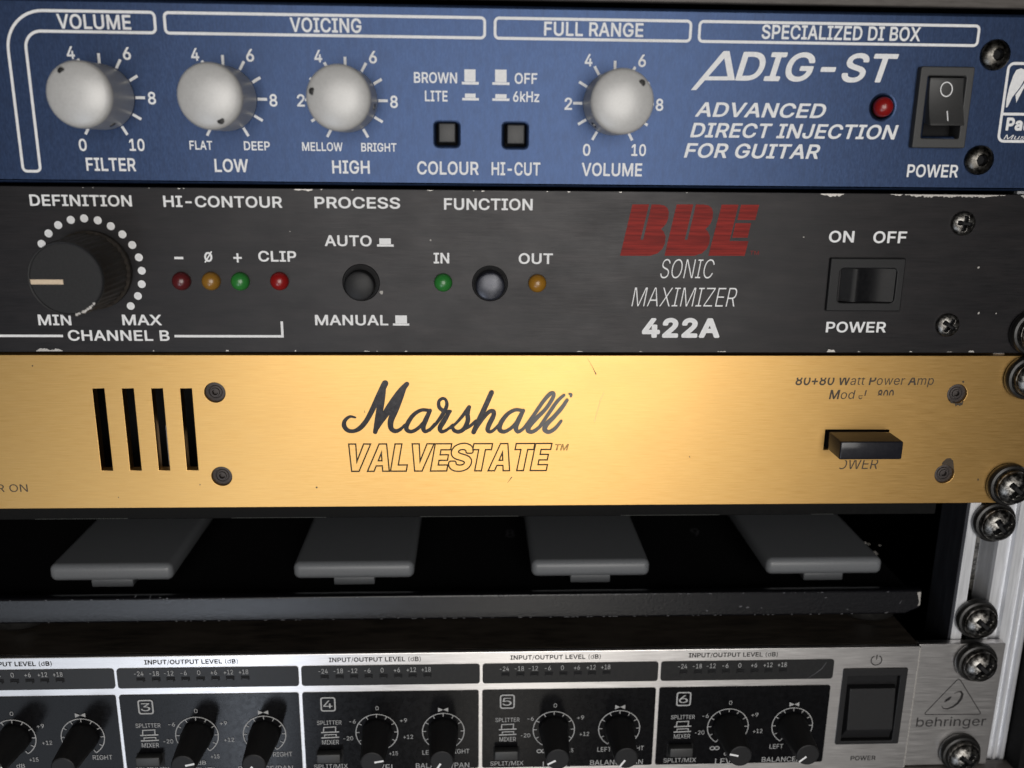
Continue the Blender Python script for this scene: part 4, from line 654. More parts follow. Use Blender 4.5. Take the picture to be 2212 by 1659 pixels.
frame_mm(blue, at(1508.5, 60)[0], at(2117, 70)[0], zb - .2, zt + .2, .68, 1.3, 0, M_PRINT)
# the L-shaped one
xr = at(337.5, 47)[0]; xl, xi = at(14.5, 105)[0], at(60, 110)[0]; zl = at(80, 373)[1]
def fillet(cx, cz, r, a0, a1, n=7): return [(cx + r * math.cos(math.radians(a0 + (a1 - a0) * i / n)), cz + r * math.sin(math.radians(a0 + (a1 - a0) * i / n))) for i in range(n + 1)]
def lshape(i):
    ro, ri = 9.6 - i, 3.6 + i; e = 1.4 - i
    p = fillet(xr - i - e, zt + .2 - i - e, e, 0, 90) + fillet(xl + i + ro, zt + .2 - i - ro, ro, 90, 180, 12) + fillet(xl + i + e, zl + i + e, e, 180, 270)
    p += fillet(xi - i - e, zl + i + e, e, 270, 360) + list(reversed(fillet(xi - i + ri, zb - .2 + i - ri, ri, 90, 180, 10))) + fillet(xr - i - e, zb - .2 + i + e, e, 270, 360)
    return p
shape('frame_line', [lshape(0), lshape(.68)], -PRINT, PRINT * .8, M_PRINT, blue)

T = lambda s, fl, fr, ftop, **k: letters(s, fl, fr, ftop, 0, M_PRINT, blue, **k)
T('VOLUME', (124.5, 61.8), 284, 29.8); T('VOICING', (627, 69), 781, 37.5); T('FULL RANGE', (1175, 77), 1389.5, 46.5, bold=.008)
T('SPECIALIZED DI BOX', (1644.5, 84), 1987, 53, bold=.008)
T('FILTER', (187.5, 369), 294.5, 340.5); T('LOW', (464.5, 371.5), 537, 343); T('HIGH', (718, 374.8), 799, 346.2)
T('COLOUR', (901.3, 376.8), 1034, 348.2); T('HI-CUT', (1061.7, 378.5), 1167, 350); T('VOLUME', (1256, 380), 1386.5, 351.5); T('POWER', (1958, 382.5), 2068, 355)
T('FLAT', (410, 323.2), 459.5, 303.8); T('DEEP', (527.5, 324.5), 583.5, 305); T('MELLOW', (653, 325.8), 740.5, 307); T('BRIGHT', (780.5, 327.2), 856.8, 308.5)
T('BROWN', (894.3, 179), 987.5, 155.5); T('LITE', (918, 218.8), 967, 195.5); T('OFF', (1111.5, 181), 1160.5, 157.5); T('6kHz', (1108, 220), 1164.8, 197)
KC = []
for (ft, fs) in (((213.7, 126), (302.5, 211)), ((481.2, 130), (566, 214.3)), ((745.5, 135), (828, 218.2)), ((1328.5, 142.5), (1250, 223))):
    KC.append((at(*ft)[0], -23.82))
for k, (cx, cz) in enumerate(KC):
    s = Strokes()
    for i in range(11):
        a = math.radians(-150 + 30 * i); u, w = math.sin(a), math.cos(a)
        s.line([(cx + 7.95 * u, cz + 7.95 * w), (cx + 10.3 * u, cz + 10.3 * w)], 0.68)
    s.build('dial_scale', 0, M_PRINT, blue)
NUM = [[('4', R0[0](610, 455)), ('6', R0[0](1095, 462)), ('8', R0[0](1312, 848)), ('0', R0[0](715, 1252)), ('10', R0[0](1183, 1252))],
       [('4', R0[0](1685, 470)), ('6', R0[0](2160, 478)), ('8', R0[1](150, 867))],
       [('4', R0[1](537, 485)), ('6', R0[1](1010, 494)), ('2', R0[1](388, 868)), ('8', R0[1](1192, 880))],
       [('4', R0[2](662, 520)), ('6', R0[2](1125, 525)), ('2', R0[2](487, 897)), ('8', R0[2](1275, 906)), ('0', R0[2](645, 1295)), ('10', R0[2](1095, 1297))]]
for row in NUM:
    for s_, fc in row: letters_c(s_, fc, 2.95, 0, M_PRINT, blue, wx=0.66 if len(s_) == 1 else 0.64, bold=.012)
def hat(parent, f0, f1, g0, g1, mat, y=0):
    s = Strokes(); s.poly(box_loop(f0, f1, y)); s.poly(box_loop(g0, g1, y)); return s.build('switch_symbol', y, mat, parent)
hat(blue, R0[1](1800, 599), R0[1](1897, 706), R0[1](1778, 706.5), R0[1](1925, 732), M_PRINT)
hat(blue, R0[1](2066, 601), R0[1](2165, 709), R0[1](2042, 709.5), R0[1](2190, 735), M_PRINT)
hat(blue, R0[1](1805, 808), R0[1](1897, 845), R0[1](1782, 845.5), R0[1](1926, 869), M_PRINT)
hat(blue, R0[1](2068, 813), R0[1](2165, 849), R0[1](2042, 849.5), R0[1](2190, 873), M_PRINT)
# model lettering, the capital A with a long tail
T('DIG-ST', (1588, 174), 1935.5, 111.5, shear=.22, bold=.022)
s = Strokes()
q = lambda x, y: at(*R0[2](x, y))
s.poly([q(1545, 778), q(1592, 778), q(1690, 668), q(1838, 500), q(1880, 441), q(1828, 441)], 0)
s.poly([q(1834, 500), q(1880, 442), q(1926, 694), q(1868, 694)], -0.002)
s.poly([q(1668, 694), q(1690, 660), q(1900, 660), q(1900, 694)], -0.004)
s.build('lettering', 0, M_PRINT, blue)
T('ADVANCED', (1501, 252), 1783, 220.5, shear=.2, bold=.012); T('DIRECT INJECTION', (1490.5, 296.5), 1938.5, 265, shear=.2, bold=.012)
T('FOR GUITAR', (1477, 340.5), 1770, 309, shear=.2, bold=.012)
# maker's badge at the right edge: feather shapes over a name
s = Strokes(); q = lambda x, y: at(*R0[3](x, y))
x0, x1 = q(2028, 900)[0], q(2028, 900)[0] + 22; z1, z0 = q(2100, 535)[1], q(1990, 1232)[1]
frame_mm(blue, x0 - .2, x1, z0, z1, .7, 1.8, 0, M_PRINT)
zd = q(2020, 985)[1]
s.line([(x0 + .5, zd), (x1 - .7, zd)], .7)
s.build('frame_line', 0, M_PRINT, blue)
s = Strokes()
s.poly([q(2055, 930), q(2062, 850), q(2085, 750), q(2120, 650), q(2145, 605), q(2185, 590), q(2212, 600), q(2225, 640), q(2215, 690), q(2180, 750), q(2150, 790), q(2110, 840), q(2070, 925)])
s.poly([q(2145, 888), q(2138, 820), q(2165, 785), q(2225, 700), q(2240, 720), q(2200, 780)], -0.002)
s.poly([q(2300, 930), q(2290, 700), q(2330, 600), q(2380, 600), q(2360, 760)], -0.002)
s.build('emblem', 0, M_PRINT, blue)
letters('Palmer', R0[3](2050, 1128), 1659 + 2470 / 4, 1015 / 4, 0, M_PRINT, blue, bold=.04)
letters('Musical', R0[3](2035, 1203), 1659 + 2380 / 4, 1165 / 4, 0, M_PRINT, blue, shear=.25, bold=.0)

# silver knobs
H = 16.0
kp = [(7.75, 0.25), (7.8, 1.2), (7.72, 8), (7.65, 13.2)] + [(6.35 + 1.30 * math.cos(a), 13.4 + 1.55 * math.sin(a)) for a in [math.radians(15 * i) for i in range(0, 5)]]
kp += [(6.2, 15.05), (5.4, 15.35), (4.0, 15.7), (2.5, 15.92), (1.0, 16.0)]
knob_me = lathe('knob', kp, 64, ang=60)
dot_me = lathe('pointer_dot', [(0.85, 0.0), (0.85, 0.55), (0.7, 0.62)], 20)
set_me = lathe('set_screw', [(0.8, 0.0), (0.8, 0.35), (0.5, 0.45)], 16)
for (cx, cz), ang, lab in zip(KC, (-31, 156, -77, 46), ('knob over the word filter', 'knob over the word low', 'knob over the word high', 'knob over the word volume')):
    kn = link('knob', knob_me, blue, (cx, 0, cz), M_KNOB); kn['label'] = 'silver ' + lab
    a = math.radians(ang)
    link('pointer_dot', dot_me, kn, (cx + 6.0 * math.sin(a), -14.62, cz + 6.0 * math.cos(a)), M_BLKPL)
    b = math.radians(ang + 180)
    ss = link('set_screw', set_me, kn, (cx + 7.55 * math.sin(b), -6, cz + 7.55 * math.cos(b)), M_SCREW)
    ss.rotation_euler = Vector((math.sin(b), 0, math.cos(b))).to_track_quat('-Y', 'Z').to_euler()

def rocker(parent, outer, inner, y, proud, dep, mat, marks=None, bulge=0.9, horizontal=False, bottom_out=True):
    (x0, z0, x1, z1), (a0, b0, a1, b1) = outer, inner
    root = shape('rocker_switch', [rrect(x0, z0, x1, z1, 0.5), rrect(a0, b0, a1, b1, 0.4)], y - proud, proud + dep, mat, parent, bevel=0.25)
    prism('switch_well', a0 + .02, a1 - .02, y + dep - 0.6, y + dep - 0.1, b0 + .02, b1 - .02, M_BLACK, root)
    return root
# power rocker: the lower end stands out
ox0, oz1 = at(1991, 143, -2); ox1, oz0 = at(2082, 320.5, -2)
ox1 = at(2107.5, 143, -2)[0]
rk = rocker(blue, (ox0, oz0, ox1, oz1), (at(2005.5, 163.5, -2)[0], at(1990, 298.5, -2)[1], at(2089, 163.5, -2)[0], at(2005, 163.5, -2)[1]), 0, 2.0, 4, M_SWITCH)
def rocker_body(parent, x0, x1, z0, z1, y_top, y_mid, y_bot, mat, name='rocker'):
    pts = [(z1, y_top), ((z0 + z1) / 2 + 0.4, y_mid), (z0, y_bot)]
    prof = []
    n = 14
    for i in range(n + 1):
        t = i / n; yy = (1 - t) ** 2 * y_top + 2 * t * (1 - t) * y_mid + t * t * y_bot
        prof.append((z1 + (z0 - z1) * t, yy))
    vs = []; 
    for x in (x0, x1):
        vs += [(x, yy, z) for z, yy in prof] + [(x, 3.0, z0 + 1.2), (x, 3.0, z1)]
    m = len(prof) + 2
    fs = [(i, (i + 1) % m, m + (i + 1) % m, m + i) for i in range(m)] + [tuple(reversed(range(m))), tuple(range(m, 2 * m))]
    c = ((x0 + x1) / 2, 0, (z0 + z1) / 2)
    me = mk(name, [(a - c[0], b, d - c[2]) for a, b, d in vs], fs)
    bm = bmesh.new(); bm.from_mesh(me); bmesh.ops.recalc_face_normals(bm, faces=bm.faces)
    bmesh.ops.bevel(bm, geom=[e for e in bm.edges if e.is_boundary or e.calc_face_angle(0) > 0.6], offset=0.25 * MM, segments=2, profile=.5, affect='EDGES')
    bm.to_mesh(me); bm.free()
    for p in me.polygons: p.use_smooth = True
    autosmooth(me, 30)
    return link(name, me, parent, c, mat)
rx0, rz1 = at(*R0[3](1398, 668), -1.0); rx1, rz0 = at(*R0[3](1697, 1088), -3.6)
rx0 = at(*R0[3](1397, 1088), -3.6)[0]
rb = rocker_body(rk, rx0, rx1, rz0, rz1, -0.9, -0.9, -3.9, M_SWITCH)
oc = at(*R0[3](1543, 772), -1.35); ic = at(*R0[3](1545, 1002), -2.6)
s = Strokes(); s.line([(oc[0] + 1.5 * math.cos(t), oc[1] + 1.75 * math.sin(t)) for t in [2 * math.pi * i / 28 for i in range(28)]], .28, closed=True)
e = s.build('lettering', -1.19, M_PRINT, rb, .12); e.rotation_euler = (math.radians(-7), 0, 0)
s = Strokes(); s.line([(ic[0], ic[1] - 1.35), (ic[0], ic[1] + 1.35)], .3)
e = s.build('lettering', -2.85, M_PRINT, rb, .12); e.rotation_euler = (math.radians(-22), 0, 0)
# socket screws
sm = two(field('screw', rad(3.75, 20), 40, hex_head(3.75, 2.3, 1.35, 1.5), hexmask(1.35)), M_SCREWB, M_BLACK)
for c, a in ((at(2150, 118.7, -.5), 10), (at(2115, 346, -.5), 25)):
    rotxz(link('screw', sm, blue, (c[0], -.05, c[1]), M_SCREWB), a)

# ------------------------------------------------------------------ 2  black sound processor
blk = empty('sound_processor', (0, 0, -67)); tag(blk, 'worn black rack unit with red block logo and coloured lamps', 'rack unit')
pbc, fbc = at(*R1[1](908, 930)), at(*R1[1](2022, 938))
shape('panel', [rrect(-241.3, -88.6, 241.3, -45.5, .4), circle(pbc[0], pbc[1], 4.75), circle(fbc[0], fbc[1], 4.6), rrect(at(*R1[3](640, 808))[0], at(*R1[3](1086, 1098))[1], at(*R1[3](1080, 1105))[0], at(*R1[3](628, 815))[1])], 0, 3, M_BLACKP, blk, bevel=.2, loc=(0, -67))
prism('chassis', -218, 218, 5, 240, -88, -46, M_BLACK, blk)
T = lambda s, fl, fr, ftop, **k: letters(s, fl, fr, ftop, 0, M_PRINT, blk, **{**dict(bold=.012), **k})
B = 378.0
T('DEFINITION', (65.5, B + 66.5), 285.5, B + 42); T('HI-CONTOUR', (353.7, B + 69), 610, B + 44.5); T('PROCESS', (680, B + 71.5), 864.5, B + 47)
T('FUNCTION', (959.2, B + 75), 1150.5, B + 50); T('MIN', (83.7, B + 324.5), 155, B + 301.5); T('MAX', (265, B + 324.5), 350, B + 301.5)
T('CHANNEL B', (148, B + 358), 367, B + 335); T('CLIP', (558.5, B + 187), 640.5, B + 164); T('AUTO', (701.8, B + 153.5), 803, B + 130)
T('MANUAL', (681, B + 324.5), 839, B + 302); T('IN', (936.7, B + 191), 970.5, B + 168); T('OUT', (1120.2, B + 192), 1194, B + 169)
T('ON', (1789.5, B + 145.5), 1844, B + 120.5); T('OFF', (1885, B + 147), 1957, B + 121.5); T('POWER', (1783.2, B + 340), 1912.7, B + 317)
T('SONIC', (1426, B + 222.5), 1541.5, B + 182, shear=.22, bold=-.012); T('MAXIMIZER', (1364, B + 283.5), 1590, B + 243, shear=.22, bold=-.012)
T('422A', (1386, B + 351.5), 1553.8, B + 309, bold=.045)
s = Strokes(); q = lambda x, y: at(*R1[0](x, y))
zl = q(300, 1390)[1]; xe = at(*R1[1](229, 1390))[0]
s.line([(-75, zl), (q(545, 1390)[0], zl)], .66); s.line([(at(*R1[0](1508, 1390))[0], zl), (xe + .33, zl)], .66); s.line([(xe, zl + .33), (xe, at(*R1[1](225, 1265))[1])], .66)
s.build('bracket_line', 0, M_PRINT, blk)
for fc, w, hgt in ((R1[0](1545, 717), 2.3, .62),):
    c = at(*fc); s = Strokes(); s.poly(rrect(c[0] - w / 2, c[1] - hgt / 2, c[0] + w / 2, c[1] + hgt / 2)); s.build('lettering', 0, M_PRINT, blk)
c = at(*R1[0](2053, 716)); s = Strokes(); s.poly(rrect(c[0] - 1.1, c[1] - .25, c[0] + 1.1, c[1] + .25)); s.poly(rrect(c[0] - .25, c[1] - 1.2, c[0] + .25, c[1] + 1.2), -.003); s.build('lettering', 0, M_PRINT, blk)
c = at(*R1[0](1800, 708)); s = Strokes(); s.line([(c[0] + .8 * math.cos(t), c[1] + 1.05 * math.sin(t)) for t in [2 * math.pi * i / 20 for i in range(20)]], .5, closed=True)
s.line([(c[0] - .95, c[1] - 1.45), (c[0] + .95, c[1] + 1.45)], .36, -.003); s.build('lettering', 0, M_PRINT, blk)
hat(blk, R1[1](1065, 547), R1[1](1166, 598), R1[1](1045, 599), R1[1](1190, 619), M_PRINT)
hat(blk, R1[1](1203, 1213), R1[1](1305, 1282), R1[1](1183, 1283), R1[1](1325, 1301), M_PRINT)
# block logo
q = lambda dx: (lambda x, y: at(*R1[2](x + dx, y)))
Bp = [(1040, 254), (1184, 254), (1110, 558), (1133, 560), (1207, 254), (1275, 255), (1318, 265), (1345, 288), (1355, 325), (1350, 372), (1335, 415), (1312, 445), (1288, 467), (1312, 492), (1327, 532), (1322, 590), (1298, 640), (1258, 676), (1205, 695), (1180, 698), (934, 698)]
shape('emblem', [[q(0)(*p) for p in Bp]], -PRINT, .02, M_RED, blk)
shape('emblem', [[q(383)(*p) for p in Bp]], -PRINT, .02, M_RED, blk)
for pl in ([(1812, 256), (1957, 256), (1880, 571), (2043, 571), (2010, 698), (1696, 698)], [(1979, 257), (2136, 257), (2101, 389), (1948, 389)], [(1931, 416), (2066, 416), (2036, 541), (1903, 541)]):
    shape('emblem', [[q(0)(*p) for p in pl]], -PRINT, .02, M_RED, blk)
letters('TM', R1[2](2055, 690), 1106 + 2132 / 4, B + 655 / 4, 0, M_RED, blk, bold=0)
# dots round the big knob
dots = [(360, 595), (420, 505), (503, 433), (612, 388), (727, 375), (845, 392), (958, 442), (1058, 513), (1143, 605), (1200, 712), (1225, 827), (1225, 943), (1192, 1045), (1130, 1132)]
s = Strokes()
for d in dots: c = at(*R1[0](*d)); s.disc(c[0], c[1], 1.02)
KB = (-16.3, -66.7)
for a in (-148, -128, -108, -88): s.disc(KB[0] + 12.9 * math.sin(math.radians(a)), KB[1] + 12.9 * math.cos(math.radians(a)), 1.02)
s.build('dial_scale', 0, M_PRINT, blk)
kn = link('knob', lathe('knob', [(10.2, .2), (10.2, 1.6), (9.7, 2.2), (9.3, 14.6), (9.1, 15.4)], 144, rfun=lambda i, d: (1.0 if i % 4 < 2 else .972) if 2 < d < 15 else 1, ang=25), blk, (KB[0], 0, KB[1]), M_DIRTY)
kn['label'] = 'fluted black knob with cream pointer line'
def capf(x, z):
    r = math.hypot(x, z); return 15.9 + (.35 if r > 8.6 else 0.0) - (.5 if r > 8.95 else 0)
cap = link('knob_cap', lathe('knob_cap', [(9.05, 15.3), (9.05, 16.0), (8.9, 16.15), (8.65, 16.1), (8.5, 15.9), (.5, 15.9)], 64), kn, (KB[0], 0, KB[1]), M_BLKPL)
c0, c1 = at(*R1[0](250, 922), -16), at(*R1[0](545, 927), -16)
s = Strokes(); s.poly(rrect(c0[0], (c0[1] + c1[1]) / 2 - .58, c1[0], (c0[1] + c1[1]) / 2 + .58)); s.build('pointer_line', -15.95, M_CREAM, kn, .03)
s = Strokes()                                # chipped rim
for t in range(9):
    a = math.radians(135 + 4.2 * t + random.uniform(-1, 1)); r = 8.8 + random.uniform(-.25, .1)
    x, z = KB[0] + r * math.sin(a), KB[1] + r * math.cos(a); w = random.uniform(.25, .6)
    s.poly([(x + w * math.cos(k) * random.uniform(.6, 1.2), z + w * .7 * math.sin(k)) for k in [j * 1.05 for j in range(6)]], -.003 * t)
s.build('worn_or_lit_edge', -16.17, M_CHIP, kn, .02)
for fc, m_, l_ in ((R1[0](1563, 920), M_LDRED, 'dull dark red indicator lamp'), (R1[0](1820, 920), M_LBRN, 'amber indicator lamp'), (R1[0](2072, 922), M_LGRN, 'green indicator lamp'),
                   (R1[1](200, 920), M_LRED, 'red indicator lamp'), (R1[1](1617, 932), M_LGRN, 'green indicator lamp'), (R1[2](220, 938), M_LAMB, 'amber indicator lamp')):
    lamp(blk, at(*fc, -1), 2.42, m_, label=l_)
bt = [(3.95, 0), (3.95, 5.6), (3.7, 6.1), (3.2, 6.35), (.4, 6.5)]
o = link('push_button', lathe('push_button', bt, 40), blk, (pbc[0] - .2, 3.5, at(775.5, 618, -2.5)[1]), M_BLKPL); o['label'] = 'matt black round push button'
o = link('push_button', lathe('push_button', [(3.85, 0), (3.85, 6.6), (3.6, 7.15), (3.1, 7.4), (.4, 7.4)], 40), blk, (fbc[0], 3.5, at(1058, 618, -3)[1]), M_SHEEN); o['label'] = 'glossy black round push button'
for c in (pbc, fbc):
    link('button_collar', lathe('button_collar', [(4.72, 2.6), (4.72, 3.0), (4.3, 3.0), (4.3, .2)], 40), blk, (c[0], 3.1, c[1]), M_BLACK)
# rocker lying on its side
o0 = at(*R1[3](548, 718), -1.2); o1 = at(*R1[3](1172, 1180), -1.2)
(x0, z1), (x1, z0) = o0, o1; x1 = at(*R1[3](1198, 720), -1.2)[0]
i0, i1 = at(*R1[3](628, 808), -1.2), at(*R1[3](1086, 1105), -1.2)
root = shape('rocker_switch', [rrect(x0, z0, x1, z1, .4), rrect(i0[0], i1[1], i1[0], i0[1], 1.1)], -1.2, 3.2, M_BLKPL, blk, bevel=.3)
prism('switch_well', i0[0] + .02, i1[0] - .02, 1.6, 2.0, i1[1] + .02, i0[1] - .02, M_BLACK, root)
# concave rocker: left end pushed in
vs, fs = [], []; nx = 18; a0, a1 = i0[0] + .15, i1[0] - .15; b0, b1 = i1[1] + .15, i0[1] - .15
xr_ = a0 + (a1 - a0) * .30
for i in range(nx + 1):
    t = i / nx; x = a0 + (a1 - a0) * t
    y = (1.2 - 2.2 * (t / .3)) if t < .3 else (-1.0 + 1.0 * math.sin((t - .3) / .7 * math.pi) * .9 + .2 * (t - .3))
    vs += [(x, y, b0), (x, y, b1)]
for i in range(nx): fs.append((2 * i, 2 * i + 2, 2 * i + 3, 2 * i + 1))
me = mk('rocker', [(x - a0, y, z - b0) for x, y, z in vs], fs, True)
bm = bmesh.new(); bm.from_mesh(me); r_ = bmesh.ops.extrude_face_region(bm, geom=list(bm.faces))
for v in [g for g in r_['geom'] if isinstance(g, bmesh.types.BMVert)]: v.co.y = 1.5 * MM
bmesh.ops.recalc_face_normals(bm, faces=bm.faces); bm.to_mesh(me); bm.free(); autosmooth(me, 30)
link('rocker', me, root, (a0, 0, b0), M_SATIN)
smp = two(field('screw', rad(3.15, 30), 64, cross_head(3.15, 1.9, 2.1, .55, 1.6), crossmask(2.1, .55)), M_SCREW, M_BLACK)
for c, a in ((at(2083, 483, -1), 8), (at(2049, 703, -1), 32)): rotxz(link('screw', smp, blk, (c[0], -.05, c[1]), M_SCREW), a)
def worn(parent, y, runs, mat=M_CHIP, lift=.02):
    for (x0, x1, z, hgt, top) in runs:
        n = max(5, int((x1 - x0) / .5)); pts = [(x0, z), (x1, z)]
        back = []
        for i in range(n + 1):
            t = i / n; back.append((x1 + (x0 - x1) * t, z + (-1 if top else 1) * hgt * random.uniform(.25, 1.0) * min(1, 6 * t + .2, 6 * (1 - t) + .2)))
        s = Strokes(); s.poly(pts + back); s.build('worn_or_lit_edge', y, mat, parent, lift)
zt2 = -45.72; X = lambda fx, fy=420: at(fx, fy)[0]
runs = [(X(636), X(676), zt2, .55, 1), (X(1773), X(1820), zt2, .9, 1), (X(1930), X(1950), zt2, .45, 1), (X(1955), X(2158), zt2, .85, 1), (X(2206), X(2230), zt2, .9, 1)]
for i in range(18):
    x = random.uniform(-30, 225); runs.append((x, x + random.choice((.3, .5, .8, 1.6)), zt2, random.uniform(.15, .4), 1))
for i in range(14):
    x = random.uniform(-20, 225); runs.append((x, x + random.choice((.4, .8, 1.6)), -88.3, random.uniform(.15, .45), 0))
runs += [(X(78, 756), X(135, 756), -88.35, .9, 0), (X(1786, 760), X(1804, 760), -88.35, .9, 0), (X(2092, 760), X(2104, 760), -88.35, 1.1, 0)]
s = Strokes()
for k, (x0, x1, z, hgt, top) in enumerate(runs):
    n = max(4, int((x1 - x0) / .35)); d = -1 if top else 1; y = -.0015 * (k % 12)
    prev = None
    for i in range(n + 1):
        t = i / n; x = x0 + (x1 - x0) * t; h_ = hgt * random.uniform(.3, 1) * min(1, 5 * t + .25, 5 * (1 - t) + .25)
        if prev: s.poly([(prev[0], z), (x, z), (x, z + d * h_), (prev[0], z + d * prev[1])], y)
        prev = (x, h_)
s.build('worn_or_lit_edge', 0, M_CHIP, blk, .015)
s = Strokes()                                 # small nicks in the paint
for fx, fy, r in [(2114, 578, .45), (2114, 676, .5), (2152, 677, .25), (824, 631, .75), (626, 500, .25), (930, 519, .3), (1736, 512, .3)]:
    c = at(fx, fy); s.poly([(c[0] + r * random.uniform(.4, 1) * math.cos(k * 1.05), c[1] + r * random.uniform(.4, 1) * math.sin(k * 1.05)) for k in range(6)])
s.build('paint_nick', 0, M_LINT, blk, .02)

# ------------------------------------------------------------------ 3  gold power amplifier
gold = empty('power_amplifier', (0, 0, -111)); tag(gold, 'gold brushed metal rack amplifier with black script logo', 'rack unit')
slots = []
xs = [(-19.62, -16.5), (-10.95, -7.85), (-2.22, .85), (6.5, -1)]
for a, b in (((798, 403), (899, 403)), ((1053, 403), (1153, 403)), ((1307, 403), (1405, 403)), ((1556, 403), (1656, 403))):
    xa, xb = at(*R2[0](*a))[0], at(*R2[0](*b))[0]; slots.append(rrect(xa, -121.95, xb, -98.6))
gs = [at(464, 848), at(479, 1029), at(2067.7, 851), at(2040, 1024)]
ph = rrect(181.3, -116.62, 199.62, -110.72)
shape('panel', [rrect(-241.3, -133.05, 241.3, -89.35, .3)] + slots + [circle(c[0], c[1], 2.78) for c in gs] + [ph], 0, 3, M_GOLD, gold, bevel=.12, loc=(0, -111))
prism('chassis', -218, 218, 28, 240, -132.8, -90, M_BLACK, gold)
prism('chassis_rim', -219, 219, 5.0, 27.9, -138.6, -133.0, M_CASE, gold, .4)
for c, (x, z) in enumerate(gs):
    def hh(a, b):
        r = math.hypot(a, b); return .9 - .25 * (r / 2.7) ** 2 + (.3 if .75 < r < 1.15 else 0) - (.5 if r < .7 else 0) + (.25 if 1.6 < r < 1.9 else 0)
    link('screw', field('screw', rad(2.74, 20), 36, hh), gold, (x, 1.5, z), M_RECESS)
# dirt and grease by the two right-hand screws
s = Strokes(); q = lambda x, y: at(*R2[3](x, y))
s.poly([q(1570, 500), q(1580, 530), q(1612, 532), q(1620, 556), q(1640, 545), q(1655, 552), q(1680, 545), q(1690, 505), q(1672, 520), q(1640, 530), q(1600, 524)])
s.poly([q(1500, 1060), q(1510, 1035), q(1545, 1005), q(1575, 1003), q(1600, 1025), q(1608, 1110), q(1612, 1140), q(1600, 1100), q(1560, 1062)], -.002)
s.poly([q(1675, 345), q(1685, 333), q(1698, 342), q(1690, 355)]); s.poly([q(1810, 1180), q(1822, 1182), q(1818, 1200), q(1810, 1196)])
s.build('grease_mark', 0, M_INKD, gold, .02)
# inside: pale insulator sheets seen through the slots
for pl in ([(-4.0, -131), (-.9, -131), (-.9, -108.5), (-4.0, -111.6)], [(4.9, -131), (9, -131), (9, -116), (4.9, -112.6)]): shape('inner_board', [pl], 8, .5, M_PAPER, gold)
s = Strokes(); zz = -138.45  # lit stretches of the chassis rim, painted on as thin pale strips
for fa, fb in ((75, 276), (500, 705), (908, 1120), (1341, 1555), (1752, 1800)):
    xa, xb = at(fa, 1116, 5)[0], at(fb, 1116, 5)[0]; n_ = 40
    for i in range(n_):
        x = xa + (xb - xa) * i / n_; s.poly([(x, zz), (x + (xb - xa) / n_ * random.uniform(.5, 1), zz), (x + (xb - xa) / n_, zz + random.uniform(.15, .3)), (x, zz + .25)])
s.build('worn_or_lit_edge', 5, M_DIM, gold, .03)
# printing
letters('POWER ON', (-91, 1063), 60.8, 1047, 0, M_INKD, gold, bold=.0)
letters('STANDBY', (-150, 1026), 1.5, 1011, 0, M_INKD, gold, bold=.0)
t0 = at(*R2[3](235, 373)); t1 = at(*R2[3](1428, 378)); tz = at(*R2[3](235, 291))[1]
letters_mm('80+80 Watt Power Amp', t0[0], t1[0], t0[1], tz - t0[1], 0, M_INKD, gold, bold=.012, shear=.12, cut=[((0, tz - .55), (0, 1))])
cap = tz - t0[1]
def frag(s_, xa, xb, zb, cut):
    letters_mm(s_, at(*R2[3](xa, 495))[0], at(*R2[3](xb, 495))[0], at(*R2[3](700, zb))[1], cap, 0, M_INKD, gold, bold=.012, shear=.12, cut=cut)
zc = at(*R2[3](700, 465))[1]
frag('Mod', 525, 748, 494, None)
frag('l', 826, 846, 494, [((0, zc), (0, -1))]); frag('e', 780, 815, 496, [((0, zc + .1), (0, 1))])
frag('800', 940, 1080, 494, [((0, zc + .1), (0, -1))])
p0, p1 = at(*R2[3](600, 1098)), at(*R2[3](945, 1098)); pz = at(*R2[3](600, 1012))[1]
letters_mm('OWER', p0[0], p1[0], p0[1], pz - p0[1], 0, M_INKD, gold, bold=.0, shear=.12, cut=[((p0[0] + 1.1, pz - 1.2), (-1, .4)), ((0, pz - .3), (0, 1))])
for fx, fy in ((70, 790), (256, 1074), (432, 1047), (684, 1053)):
    s = Strokes(); c = at(fx, fy); s.poly([(c[0] + random.uniform(.1, .3) * math.cos(k * 1.05), c[1] + random.uniform(.1, .35) * math.sin(k * 1.05)) for k in range(6)]); s.build('paint_nick', 0, M_INKD, gold, .02)
